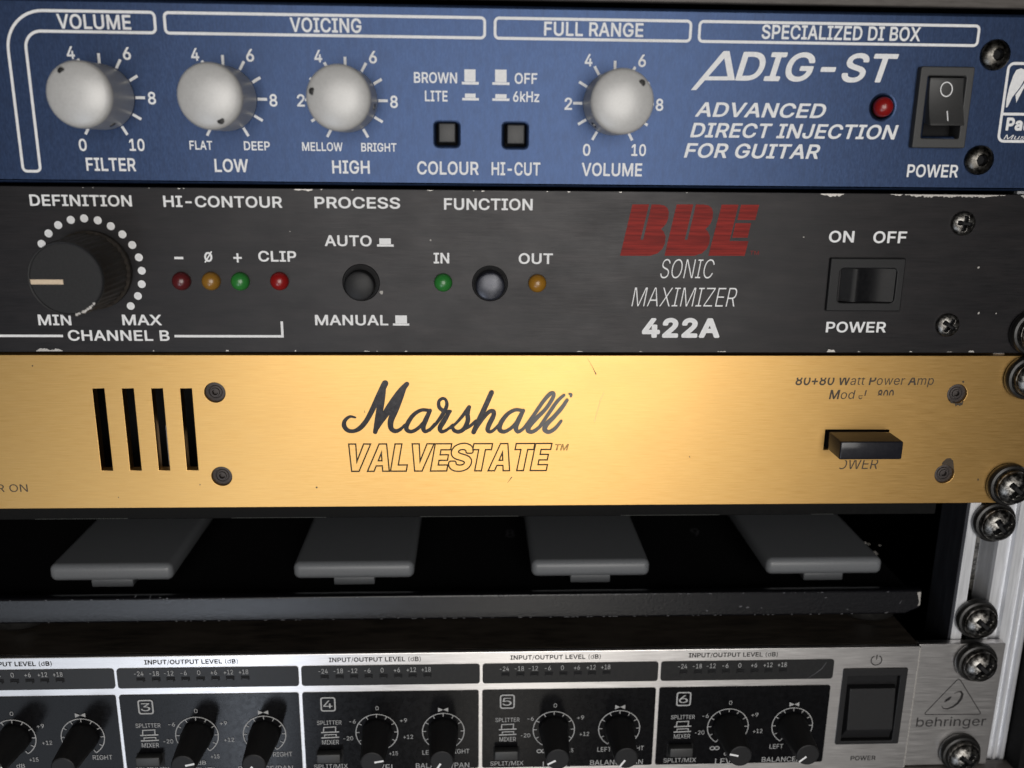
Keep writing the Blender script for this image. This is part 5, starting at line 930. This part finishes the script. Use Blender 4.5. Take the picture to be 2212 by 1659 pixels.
# script logo: strokes through traced points
def crom(P, n=7):
    out = []
    for i in range(len(P) - 1):
        a, b, c, d = P[max(i - 1, 0)], P[i], P[i + 1], P[min(i + 2, len(P) - 1)]
        for k in range(n):
            t = k / n
            out.append(tuple(.5 * (2 * b[j] + (c[j] - a[j]) * t + (2 * a[j] - 5 * b[j] + 4 * c[j] - d[j]) * t * t + (-a[j] + 3 * b[j] - 3 * c[j] + d[j]) * t ** 3) for j in range(3)))
    out.append(P[-1]); return out
scr = [
 [(858, 652, 18), (810, 645, 26), (768, 680, 34), (762, 725, 42), (795, 764, 38), (850, 768, 36), (905, 738, 44), (960, 670, 44), (1010, 575, 48), (1060, 470, 54), (1116, 356, 58)],
 [(1112, 370, 30), (1088, 470, 60), (1072, 570, 62), (1052, 680, 56), (1030, 778, 40)],
 [(1028, 776, 30), (1075, 690, 50), (1140, 590, 66), (1205, 490, 64), (1262, 410, 54), (1305, 362, 42)],
 [(1290, 385, 30), (1245, 480, 56), (1200, 590, 62), (1165, 680, 54), (1168, 745, 46), (1205, 770, 38), (1250, 752, 30), (1285, 715, 22)],
 [(1500, 592, 30), (1430, 588, 32), (1362, 628, 36), (1312, 700, 40), (1300, 752, 40), (1340, 774, 34), (1400, 745, 32), (1455, 685, 30), (1495, 620, 30)],
 [(1505, 590, 34), (1468, 670, 44), (1445, 735, 44), (1462, 772, 34), (1505, 752, 28), (1545, 705, 24)],
 [(1500, 765, 22), (1560, 700, 30), (1615, 620, 36), (1648, 550, 32), (1640, 500, 26), (1610, 488, 28), (1580, 515, 30), (1585, 565, 34), (1630, 598, 34), (1680, 598, 28)],
 [(1672, 600, 34), (1625, 680, 46), (1590, 740, 44), (1605, 774, 34), (1650, 758, 26), (1700, 715, 24)],
 [(1680, 745, 22), (1740, 690, 26), (1795, 625, 32), (1842, 562, 38)],
 [(1840, 570, 34), (1828, 620, 40), (1830, 680, 42), (1800, 745, 40), (1755, 774, 36), (1715, 765, 34), (1700, 742, 30)],
 [(1780, 765, 22), (1850, 725, 28), (1900, 680, 26)],
 [(1880, 778, 44), (1925, 680, 48), (1980, 560, 46), (2036, 434, 44)],
 [(1905, 745, 26), (1960, 660, 34), (2015, 602, 36), (2052, 598, 36), (2050, 640, 42), (2015, 710, 44), (2002, 760, 40), (2030, 774, 30), (2070, 745, 26), (2110, 700, 24)],
 [(2300, 592, 30), (2240, 586, 32), (2170, 625, 36), (2115, 700, 42), (2105, 755, 42), (2145, 774, 34), (2205, 742, 30), (2260, 680, 30), (2300, 615, 30)],
 [(2310, 590, 34), (2270, 670, 44), (2245, 735, 44), (2262, 774, 34), (2305, 752, 28), (2340, 710, 26)],
 [(2320, 735, 26), (2400, 630, 32), (2480, 515, 34), (2540, 448, 36), (2572, 445, 34), (2560, 490, 34), (2500, 580, 34), (2420, 660, 40), (2360, 725, 46), (2352, 765, 42), (2390, 774, 34), (2440, 742, 30), (2480, 700, 28)],
 [(2440, 745, 26), (2520, 630, 32), (2600, 515, 32), (2662, 458, 26)],
 [(2688, 500, 30), (2640, 570, 36), (2570, 650, 38), (2510, 710, 46), (2495, 755, 44), (2530, 776, 36), (2585, 745, 32), (2638, 680, 24)],
 [(2708, 448, 20), (2722, 452, 26), (2720, 468, 22)],
]
s = Strokes()
for k, st in enumerate(scr):
    pts = crom(st); n = len(pts)
    P3 = [at(*R2[1](a, b)) for a, b, w in pts]; ws = [w * .25 / 8.05 for a, b, w in pts]
    y = -.012 * k
    s.line(P3, ws, y, ramp=.0004)
    for e_, w in ((P3[0], ws[0]), (P3[-1], ws[-1])): s.disc(e_[0], e_[1], w / 2 * .96, y - .014, 14)
s.build('script_lettering', 0, M_INK, gold, .05)
v0 = at(*R2[1](797, 1118)); v1 = at(*R2[2](350, 1118)); vz = at(*R2[1](797, 882))[1]
letters_mm('VALVESTATE', v0[0] + .2, v1[0] - .1, v0[1], vz - v0[1], 0, M_INKD, gold, bold=9, shear=.20, outline=.013, lift=0.0)
letters_mm('TM', at(*R2[2](372, 935))[0], at(*R2[2](490, 935))[0], at(*R2[2](400, 935))[1], 1.75, 0, M_INKD, gold, bold=.0, shear=.2, outline=.018, lift=0.0)
# fine scratches and hairs on the gold
def thread(pts, w, parent, y=0, mat=M_INKD): s = Strokes(); s.line(pts, w); return s.build('scratch', y, mat, parent, .03)
q = lambda x, y: at(*R2[2](x, y))
thread([q(650, 138), q(672, 175), q(695, 215), q(712, 250), q(727, 280)], [.05, .08, .12, .2, .3], gold)
thread([q(795, 435), q(765, 495), q(742, 580), q(722, 650), q(712, 690)], .06, gold, mat=M_CREAM)
thread([at(*R2[1](2212, 1165)), at(*R2[1](2200, 1180)), at(*R2[1](2172, 1218))], [.3, .2, .06], gold)
thread([at(*R2[1](936, 592)), at(*R2[1](940, 612))], .15, gold)
thread([q(1532, 985), q(1537, 998)], .2, gold)
# power button
fx0, fz1 = at(*R2[3](632, 863), -9.5); fx1, fz0 = at(*R2[3](1155, 1016), -9.5)
prism('push_button', fx0, fx1, -9.5, 20, fz0, fz1, M_GLOSSB, gold, .4)['label'] = 'black oblong power push button standing out'

# ------------------------------------------------------------------ 4  foot controller lying in the gap
fc_ = empty('foot_controller', (80, 60, -178.6)); tag(fc_, 'black steel foot controller with four grey pedals in the dark gap', 'foot controller')
YB = 9.0
zbt, zbb = at(1106, 1283.5, YB)[1], at(1106, 1336.5, YB)[1]
xR = at(1989, 1300, YB)[0]; xL = 2 * 64 - xR
prof2 = [(xL, zbt), (xR, zbt), (xR + .3, zbb + 2.2), (xR - 4.5, zbb), (xL + 4.5, zbb), (xL - .3, zbb + 2.2)]
shape('front_panel', [prof2], YB, 3.0, M_TEXT_STEEL, fc_, bevel=.7, loc=(64, (zbt + zbb) / 2), bres=3)
prism('housing', xL + .3, xR - .3, YB + 3.1, 128, zbb + .3, zbt - 3.6, M_BLACK, fc_)
PW = 37.3; PYf = 20.0
def pedal_mesh():
    x0, x1, zb_, zt_ = -PW / 2, PW / 2, -165.75 + 160, -160.15 + 160
    bm = bmesh.new()
    vs = [bm.verts.new(Vector((x, y, z)) * MM) for x in (x0, x1) for y in (0, 75) for z in (zb_, zt_)]
    for f in ((0, 1, 3, 2), (4, 6, 7, 5), (0, 4, 5, 1), (2, 3, 7, 6), (0, 2, 6, 4), (1, 5, 7, 3)): bm.faces.new([vs[i] for i in f])
    bmesh.ops.recalc_face_normals(bm, faces=bm.faces)
    bmesh.ops.bevel(bm, geom=list(bm.edges), offset=2.0 * MM, segments=6, profile=.5, affect='EDGES')
    me = bpy.data.meshes.new('pedal'); bm.to_mesh(me); bm.free()
    for p in me.polygons: p.use_smooth = True
    return me
pm = pedal_mesh(); tabm = None
for k, cx in enumerate((-28.9, 45.3, 119.3, 193.9)):
    pd = link('pedal', pm, fc_, (cx, PYf, -160.0), M_GREYPL)
    if tabm is None:
        t_ = prism('tab', cx - 6.3, cx + 6.3, PYf + .6, PYf + 5, -167.75, -165.2, M_GREYPL, pd, .3); tabm = t_.data
    else: link('tab', tabm, pd, (cx, PYf + 2.8, -166.475), M_GREYPL)
for s_, c in (('8', (104.5, 58)), ('9', (171.5, 58))):
    me = text_mesh(s_, .0)
    for v in me.vertices: v.co = Vector((v.co.x * 9, v.co.y * 12, 0)) * MM
    link('lettering', me, fc_, (c[0] - 11, c[1], zbt - 3.57), M_FAINT)
foot = [(5.2, 0), (5.4, .6), (5.4, 3.6)]
def foot_mesh():
    me = lathe('rubber_foot', [(4.6, 0), (5.6, .5), (6.2, 2.4), (6.2, 2.9)], 28)
    for v in me.vertices: x, y, z = v.co; v.co = (x, -z, -y)
    return me
fm = foot_mesh()
zl_ = -178.55
for cx, cy in ((208.5, 18.5), (-57.5, 18.5), (208.5, 110), (-57.5, 110)):
    o = link('rubber_foot', fm, fc_, (cx, cy, zl_), M_WASHER); o.scale = (1.5, 1, (zbb + .4 - zl_) / 2.9)
s = Strokes()
for fx, fy, w, l, a in ((860, 1335, .3, .5, .2), (293, 1288, .16, 1.2, 1.0), (325, 1289, .14, 1.2, 1.1), (346, 1291, .3, .5, .4), (361, 1293, .5, .6, .3), (1600, 1310, .45, 1.0, .1), (1615, 1312, .5, 1.0, .1), (1645, 1313, .3, .5, 0), (1527, 1319, .5, .6, 0), (1784, 1291, .3, .9, .1), (1945, 1301, .2, 1.3, 1.0), (1915, 1323, .4, 1.2, .3), (1831, 1316, .3, .5, 0)):
    c = at(fx, fy, YB); u = (math.cos(a) * l / 2, math.sin(a) * l / 2); s.line([(c[0] - u[0], c[1] - u[1]), (c[0], c[1]), (c[0] + u[0], c[1] + u[1])], [w * .5, w, w * .4])
for fx, fy in ((1868, 1173), (1876, 1175), (1888, 1192), (1893, 1196), (1900, 1177)):
    c = at(fx, fy, 44); prism('lint', c[0] - .35, c[0] + random.uniform(.2, .7), 43.6, 44.4, c[1] - .2, c[1] + random.uniform(.1, .4), M_LINT, fc_, .1)
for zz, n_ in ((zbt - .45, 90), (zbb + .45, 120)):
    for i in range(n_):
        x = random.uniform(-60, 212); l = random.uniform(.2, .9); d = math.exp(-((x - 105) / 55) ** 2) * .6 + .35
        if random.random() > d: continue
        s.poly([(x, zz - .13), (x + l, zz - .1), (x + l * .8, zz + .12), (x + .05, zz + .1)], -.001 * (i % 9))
s.build('worn_or_lit_edge', YB, M_FAINT, fc_, .03)
s = Strokes(); x = xR - .6
s.poly([(x - .9, zbt - .8), (x + .25, zbt - .6), (x + .45, zbb + 3.2), (x - .2, zbb + 2.7), (x + .05, zbt - 4), (x - .35, zbt - 2.5)])
s.build('worn_or_lit_edge', YB, M_CHIP, fc_, .03)

# ------------------------------------------------------------------ 5  silver line mixer
mix = empty('line_mixer', (0, 0, -200)); tag(mix, 'silver rack mixer with rows of small black knobs at the bottom', 'mixer')
Y5 = -1.5
shape('ear', [rrect(216.9, -221.2, 243.6, -178.75, .3)], 0, 2.5, M_SILVER, mix, bevel=.15)
PITCH = 53.12
def sx(k): return 85.15 + PITCH * (k - 5)               # left edge of section k's window
strip_z = (-188.85, -182.35); panel_z = (-218.0, -191.1)
SECS = (1, 2, 3, 4, 5, 6)
loops = [rrect(-241.5, -221.2, 216.7, -178.45, .3)]
SEC_W = 52.3
def secx(k): return (sx(k), sx(k) + SEC_W)
swx = (196.0, 212.9); swz = (-211.6, -186.0)
sw0, sw1 = at(1824, 1445, Y5), at(1957, 1606, Y5)
shape('panel', loops + [rrect(sw0[0], -211.5, 213.1, -185.9, .4)], Y5, 1.5, M_SILVER, mix, bevel=.3, loc=(0, -200))
prism('chassis', -216.5, 216.5, .6, 240, -221, -178.55, M_LID, mix)
s = Strokes()
for i in range(60):
    z = random.uniform(-218, -180); h_ = random.uniform(.3, 1.3); s.poly([(216.25, z), (216.62, z), (216.62, z + h_), (216.35, z + h_ * .7)], -.001 * (i % 7))
s.build('worn_or_lit_edge', Y5, M_CHIP, mix, .02)
prism('worn_or_lit_edge', 216.3, 216.69, -1.53, -1.49, -220.6, -179.0, M_CHIP, mix)
T5 = lambda s_, fl, fr, ftop, mat=M_PRINTD, y=Y5, dx=0.0, parent=mix, lift=PRINT, **k: letters_mm(s_, at(*fl, y)[0] + dx, at(fr, fl[1], y)[0] + dx, at(*fl, y)[1], at(fl[0], ftop, y)[1] - at(*fl, y)[1], y, mat, parent, lift=lift, **k)
knob5 = lathe('knob', [(4.5, .1), (4.5, 2.2), (4.25, 3.0), (3.5, 13.4), (3.3, 13.9), (3.0, 14.05), (.3, 14.05)], 48, rfun=lambda i, d: (1.0 if i % 4 < 2 else .975) if 2.5 < d < 13.5 else 1, ang=25)
pl5 = mk('pointer_line', [(-.3, 0, .7), (.3, 0, .7), (.3, 0, 3.35), (-.3, 0, 3.35)], [(0, 1, 2, 3)])
YO = Y5 - .25                                           # front of the glossy overlays
slot_me = None
r1c, r2c = 53.55, 73.4                                  # ring centres of section 4
ANG1 = {1: 20, 2: 80, 3: 78, 4: 80, 5: -118, 6: -77}; ANG2 = {1: -100, 2: -140, 3: -140, 4: -150, 5: -145, 6: -132}
LIFT5 = .22
for k in SECS:
    dx = PITCH * (k - 4); d3 = PITCH * (k - 3)
    a, b = secx(k)
    win = shape('display_window', [rrect(a, strip_z[0], b, strip_z[1], .9)], YO, .22, M_WINDOW, mix)
    ov = shape('control_overlay', [rrect(a - .1, panel_z[0], b - .3, panel_z[1], .7)], YO, .22, M_PANEL, mix)
    T5('INPUT/OUTPUT LEVEL (dB)', (710.6, 1430.3), 909, 1420.8, M_INKG, dx=dx, bold=.01, lift=.06)
    # meter figures and lamps
    for t_, xc in (('-24', 1975 - 2212), ('-18', 2172 - 2212), ('-12', 145), ('-6', 335), ('0', 527), ('+6', 718), ('+12', 905), ('+18', 1097)):
        c = at(*R4[2](xc, 385 - (xc - 545) * .018), YO); w = {1: .95, 2: 1.95, 3: 2.95}[len(t_)] * .92; xx = c[0] + dx
        letters_mm(t_, xx - w / 2, xx + w / 2, c[1] - .75, 1.5, YO, M_PRINTD, win, bold=.0, lift=LIFT5)
        xx += .35; zz = c[1] - 2.2
        prism('indicator_lamp', xx - 1.2, xx + 1.2, YO - .12, YO + .05, zz - .42, zz + .75, M_BLACK, win)
        prism('indicator_lamp', xx - .85, xx + .75, YO - .3, YO - .125, zz - .75, zz + .05, M_WINDOW, win)
    # number in a box
    bx = [at(*R4[0](1780, 772), YO), at(*R4[0](2000, 955), YO)]
    shape('number_frame', [rrect(bx[0][0] + d3, bx[1][1], bx[1][0] + d3, bx[0][1], .8), rrect(bx[0][0] + d3 + .42, bx[1][1] + .42, bx[1][0] + d3 - .42, bx[0][1] - .42, .45)], YO - LIFT5, .03, M_PRINTD, ov)
    T5(str(k), R4[0](1830, 915), R4[0](1952, 0)[0], R4[0](0, 815)[1], y=YO, dx=d3, parent=ov, lift=LIFT5, bold=.0)
    T5('SPLITTER', R4[0](1762, 1132), R4[0](2085, 0)[0], R4[0](0, 1078)[1], y=YO, dx=d3, parent=ov, lift=LIFT5, bold=0.0)
    T5('MIXER', R4[0](1845, 1387), R4[0](2065, 0)[0], R4[0](0, 1330)[1], y=YO, dx=d3, parent=ov, lift=LIFT5, bold=0.0)
    T5('SPLIT/MIX', R4[2](1862 - 2212, 1662), R4[2](85, 0)[0], R4[2](0, 1608)[1], y=YO, dx=dx, parent=ov, lift=LIFT5, bold=0.0)
    s = Strokes(); q = lambda x, y: (at(*R4[0](x, y), YO)[0] + d3, at(*R4[0](x, y), YO)[1])
    s.line([q(1852, 1222), q(1852, 1165), q(2008, 1158), q(2010, 1215)], .3); s.line([q(1820, 1232), q(2055, 1222)], .38)
    s.line([q(1870, 1288), q(1870, 1262), q(2020, 1256), q(2022, 1282)], .28); s.line([q(1828, 1302), q(2062, 1292)], .38)
    s.build('switch_symbol', YO, M_PRINTD, ov, LIFT5)
    # push button
    h0, h1 = at(*R4[2](1965, 1385), YO), at(*R4[3](95, 1545), YO)
    dq = PITCH * (k - 5)
    prism('button_well', h0[0] + dq, h1[0] + dq, YO - .06, YO + .02, h1[1], h0[1], M_BLACK, ov)
    g0, g1 = at(*R4[2](1987, 1452), YO - 2.6), at(*R4[3](75, 1560), YO - 2.6)
    prism('push_button', g0[0] + dq, g1[0] + dq, YO - 2.6, YO - .08, g1[1], g0[1], M_SWITCH, ov, .3)
    # the two dials
    for cx, ang, kind in ((r1c + dx, ANG1[k], 0), (r2c + dx, ANG2[k], 1)):
        cz = -204.85; s = Strokes()
        s.line(arc(cx, cz, 6.25, -148, 148, 44), .26)
        for i in range(11):
            aa = math.radians(-148 + 29.6 * i); u, w = math.sin(aa), math.cos(aa)
            s.line([(cx + 5.15 * u, cz + 5.15 * w), (cx + 6.13 * u, cz + 6.13 * w)], .24, -.003)
        if kind:
            s.poly([(cx - 1.5, cz + 8.2), (cx - 1.5, cz + 6.75), (cx, cz + 7.45)]); s.poly([(cx + 1.5, cz + 8.2), (cx, cz + 7.47), (cx + 1.5, cz + 6.75)])
        s.build('dial_scale', YO, M_PRINTD, ov, LIFT5)
        kn = link('knob', knob5, ov, (cx, YO, cz), M_KNOBB)
        o = link('pointer_line', pl5, kn, (cx, YO - 14.09, cz), M_PRINT); rotxz(o, ang)
    for t_, c, w in (('0', (462, 878), .95), ('-6', (145, 1050), 1.9), ('+9', (803, 1035), 2.1), ('+12', (865, 1248), 2.9), ('-20', (90, 1268), 2.9), ('+15', (675, 1462), 2.6)):
        p_ = at(*R4[2](*c), YO); letters_mm(t_, p_[0] + dx - w / 2, p_[0] + dx + w / 2, p_[1] - .68, 1.36, YO, M_PRINTD, ov, bold=0.0, lift=LIFT5)
    p_ = at(*R4[4](408, 1395), YO); ix = p_[0] + PITCH * (k - 6)
    s = Strokes()
    for e_ in (-1, 1): s.line([(ix + e_ * .72 + .68 * math.cos(t), p_[1] + .55 * math.sin(t)) for t in [2 * math.pi * i / 16 for i in range(16)]], .28, -.002 * e_, closed=True)
    s.build('lettering', YO, M_PRINTD, ov, LIFT5)
    d6 = PITCH * (k - 6)
    T5('LEVEL', R4[4](412, 1605), R4[4](760, 0)[0], R4[4](0, 1530)[1], y=YO, dx=d6, parent=ov, lift=LIFT5, bold=0.0)
    T5('dB', R4[0](222, 1650), R4[0](330, 0)[0], R4[0](0, 1600)[1], y=YO, dx=PITCH * (k - 2), parent=ov, lift=LIFT5, bold=0.0)
    T5('LEFT', R4[4](1118, 1402), R4[4](1292, 0)[0], R4[4](0, 1345)[1], y=YO, dx=d6, parent=ov, lift=LIFT5, bold=0.0)
    T5('RIGHT', R4[0](1210, 1545), R4[0](1462, 0)[0], R4[0](0, 1488)[1], y=YO, dx=PITCH * (k - 2), parent=ov, lift=LIFT5, bold=0.0)
    T5('BALANCE/PAN', R4[2](965, 1655), R4[2](1655, 0)[0], R4[2](0, 1592)[1], y=YO, dx=dx, parent=ov, lift=LIFT5, bold=0.0)
# scratch across the last window
thread([at(*R4[4](1860, 290), YO), at(*R4[4](1800, 370), YO), at(*R4[4](1720, 430), YO), at(*R4[4](1610, 500), YO)], [.1, .25, .2, .1], mix, y=YO, mat=M_FAINT)
# power switch of the mixer
sx0, sx1 = sw0[0], 213.1; sz0, sz1 = -211.5, -185.9
ps = shape('rocker_switch', [rrect(sx0 - .35, sz0 - .35, sx1 + .35, sz1 + .35, .5), rrect(sx0 + 1.3, sz0 + .9, sx1 - 1.8, sz1 - 2.2, .2)], Y5 - .5, 1.6, M_BLKPL, mix, bevel=.2)
prism('switch_well', sx0 + 1.3, sx1 - 1.8, Y5 + 1.15, Y5 + 2.0, sz0 + .9, sz1 - 2.2, M_BLACK, ps)
e0, e1, zz0, zz1 = sx0 + 1.7, sx1 - 2.3, sz0 + 1.2, sz1 - 6.2
vs = [(e0, Y5 + 1.1, zz0), (e1, Y5 + 1.1, zz0), (e1 - .6, Y5 - 2.0, zz0 + 4.6), (e0 + .4, Y5 - 2.0, zz0 + 4.6), (e1 - .6, Y5 - .9, zz1), (e0 + .4, Y5 - .9, zz1), (e0, Y5 + 1.1, zz1 + .3), (e1, Y5 + 1.1, zz1 + .3)]
fs = [(0, 1, 2, 3), (3, 2, 4, 5), (5, 4, 7, 6), (0, 3, 5, 6), (1, 7, 4, 2), (0, 6, 7, 1)]
c = ((e0 + e1) / 2, Y5, (zz0 + zz1) / 2)
me = mk('rocker', [(x - c[0], y - c[1], z - c[2]) for x, y, z in vs], fs)
bm = bmesh.new(); bm.from_mesh(me); bmesh.ops.recalc_face_normals(bm, faces=bm.faces); bmesh.ops.bevel(bm, geom=list(bm.edges), offset=.25 * MM, segments=2, profile=.5, affect='EDGES'); bm.to_mesh(me); bm.free()
link('rocker', me, ps, c, M_KNOBB)
pc = at(*R4[5](295, 262), Y5); s = Strokes()
s.line(arc(pc[0], pc[1], 1.62, 28, 332, 30), .3); s.line([(pc[0], pc[1] + .2), (pc[0] + .02, pc[1] + 1.85)], .3, -.003); s.build('power_symbol', Y5, M_INKG, mix)
T5('POWER', R4[4](2168, 1560), R4[5](280, 0)[0], R4[4](0, 1503)[1], M_INKG, bold=.01)
# maker's mark on the ear: rounded triangle with an ear-like swirl
q = lambda x, y: at(*R4[5](x, y), 0)
def rpoly(P, r, n=5):
    out = []
    for i in range(len(P)):
        p, a, b = Vector(P[i]), Vector(P[i - 1]), Vector(P[(i + 1) % len(P)])
        u, w = p + (a - p).normalized() * r, p + (b - p).normalized() * r
        for k in range(n + 1):
            t = k / n; v = u * (1 - t) ** 2 + p * 2 * t * (1 - t) + w * t * t; out.append((v.x, v.y))
    return out
s = Strokes(); s.line(rpoly([q(1365, 490), q(1655, 962), q(905, 965)], 1.1), .27, closed=True)
s.line([q(1300, 690), q(1350, 672), q(1390, 668), q(1408, 700), q(1390, 760), q(1345, 820), q(1285, 865), q(1215, 890), q(1160, 885), q(1140, 855)], [.18, .3, .5, .75, .85, .75, .6, .45, .32, .18], -.003)
s.poly([q(1170, 808), q(1190, 770), q(1235, 740), q(1268, 728), q(1262, 750), q(1235, 780), q(1200, 800)], -.003)
s.build('emblem', 0, M_INKG, mix)
letters_mm('behringer', q(805, 1118)[0], q(1703, 1118)[0], q(805, 1122)[1], q(805, 1005)[1] - q(805, 1122)[1], 0, M_INKG, mix, bold=-.004)

# ------------------------------------------------------------------ rack screws
proto = empty('rack_screw', (0, 0, 0))
wm = lathe('washer', [(6.1, 0), (6.3, .4), (6.25, 1.6), (5.9, 2.2), (5.3, 2.4), (5.0, 2.2), (3, 2.2)], 48)
hm = two(field('screw_head', rad(4.95, 40), 72, cross_head(4.95, 3.9, 2.9, .75, 2.3), crossmask(2.9, .75)), M_SCREW, M_BLACK)
RS = [(236.4, -95.3, 0, 20, 'upper black rack screw holding the gold amplifier, cut by the picture edge'),
      (236.0, -127.0, 0, 38, 'lower black rack screw holding the gold amplifier'),
      (235.1, -139.7, 3, 52, 'black rack screw in the bare rail just under the gold amplifier'),
      (234.5, -171.4, 3, 40, 'black rack screw in the bare rail just above the silver mixer'),
      (234.6, -184.3, 0, 42, 'shiny black rack screw above the triangle mark on the silver mixer'),
      (234.0, -216.0, 0, 35, 'black rack screw under the triangle mark at the silver mixer corner'),
      (235.9, -82.5, 0, 15, 'black rack screw at the right end of the black unit')]
for i, (x, z, y, a, lab) in enumerate(RS):
    r = proto if i == 0 else bpy.data.objects.new('rack_screw', None)
    if i: COL.objects.link(r)
    r.location = Vector((x, y, z)) * MM; tag(r, lab, 'screw', 'rack screws with black washers'); r.empty_display_size = .01
    w = link('washer', wm, r, (x, y - .02, z), M_WASHER)
    h_ = link('screw_head', hm, r, (x, y - 2.25, z), M_SCREW); rotxz(h_, a)
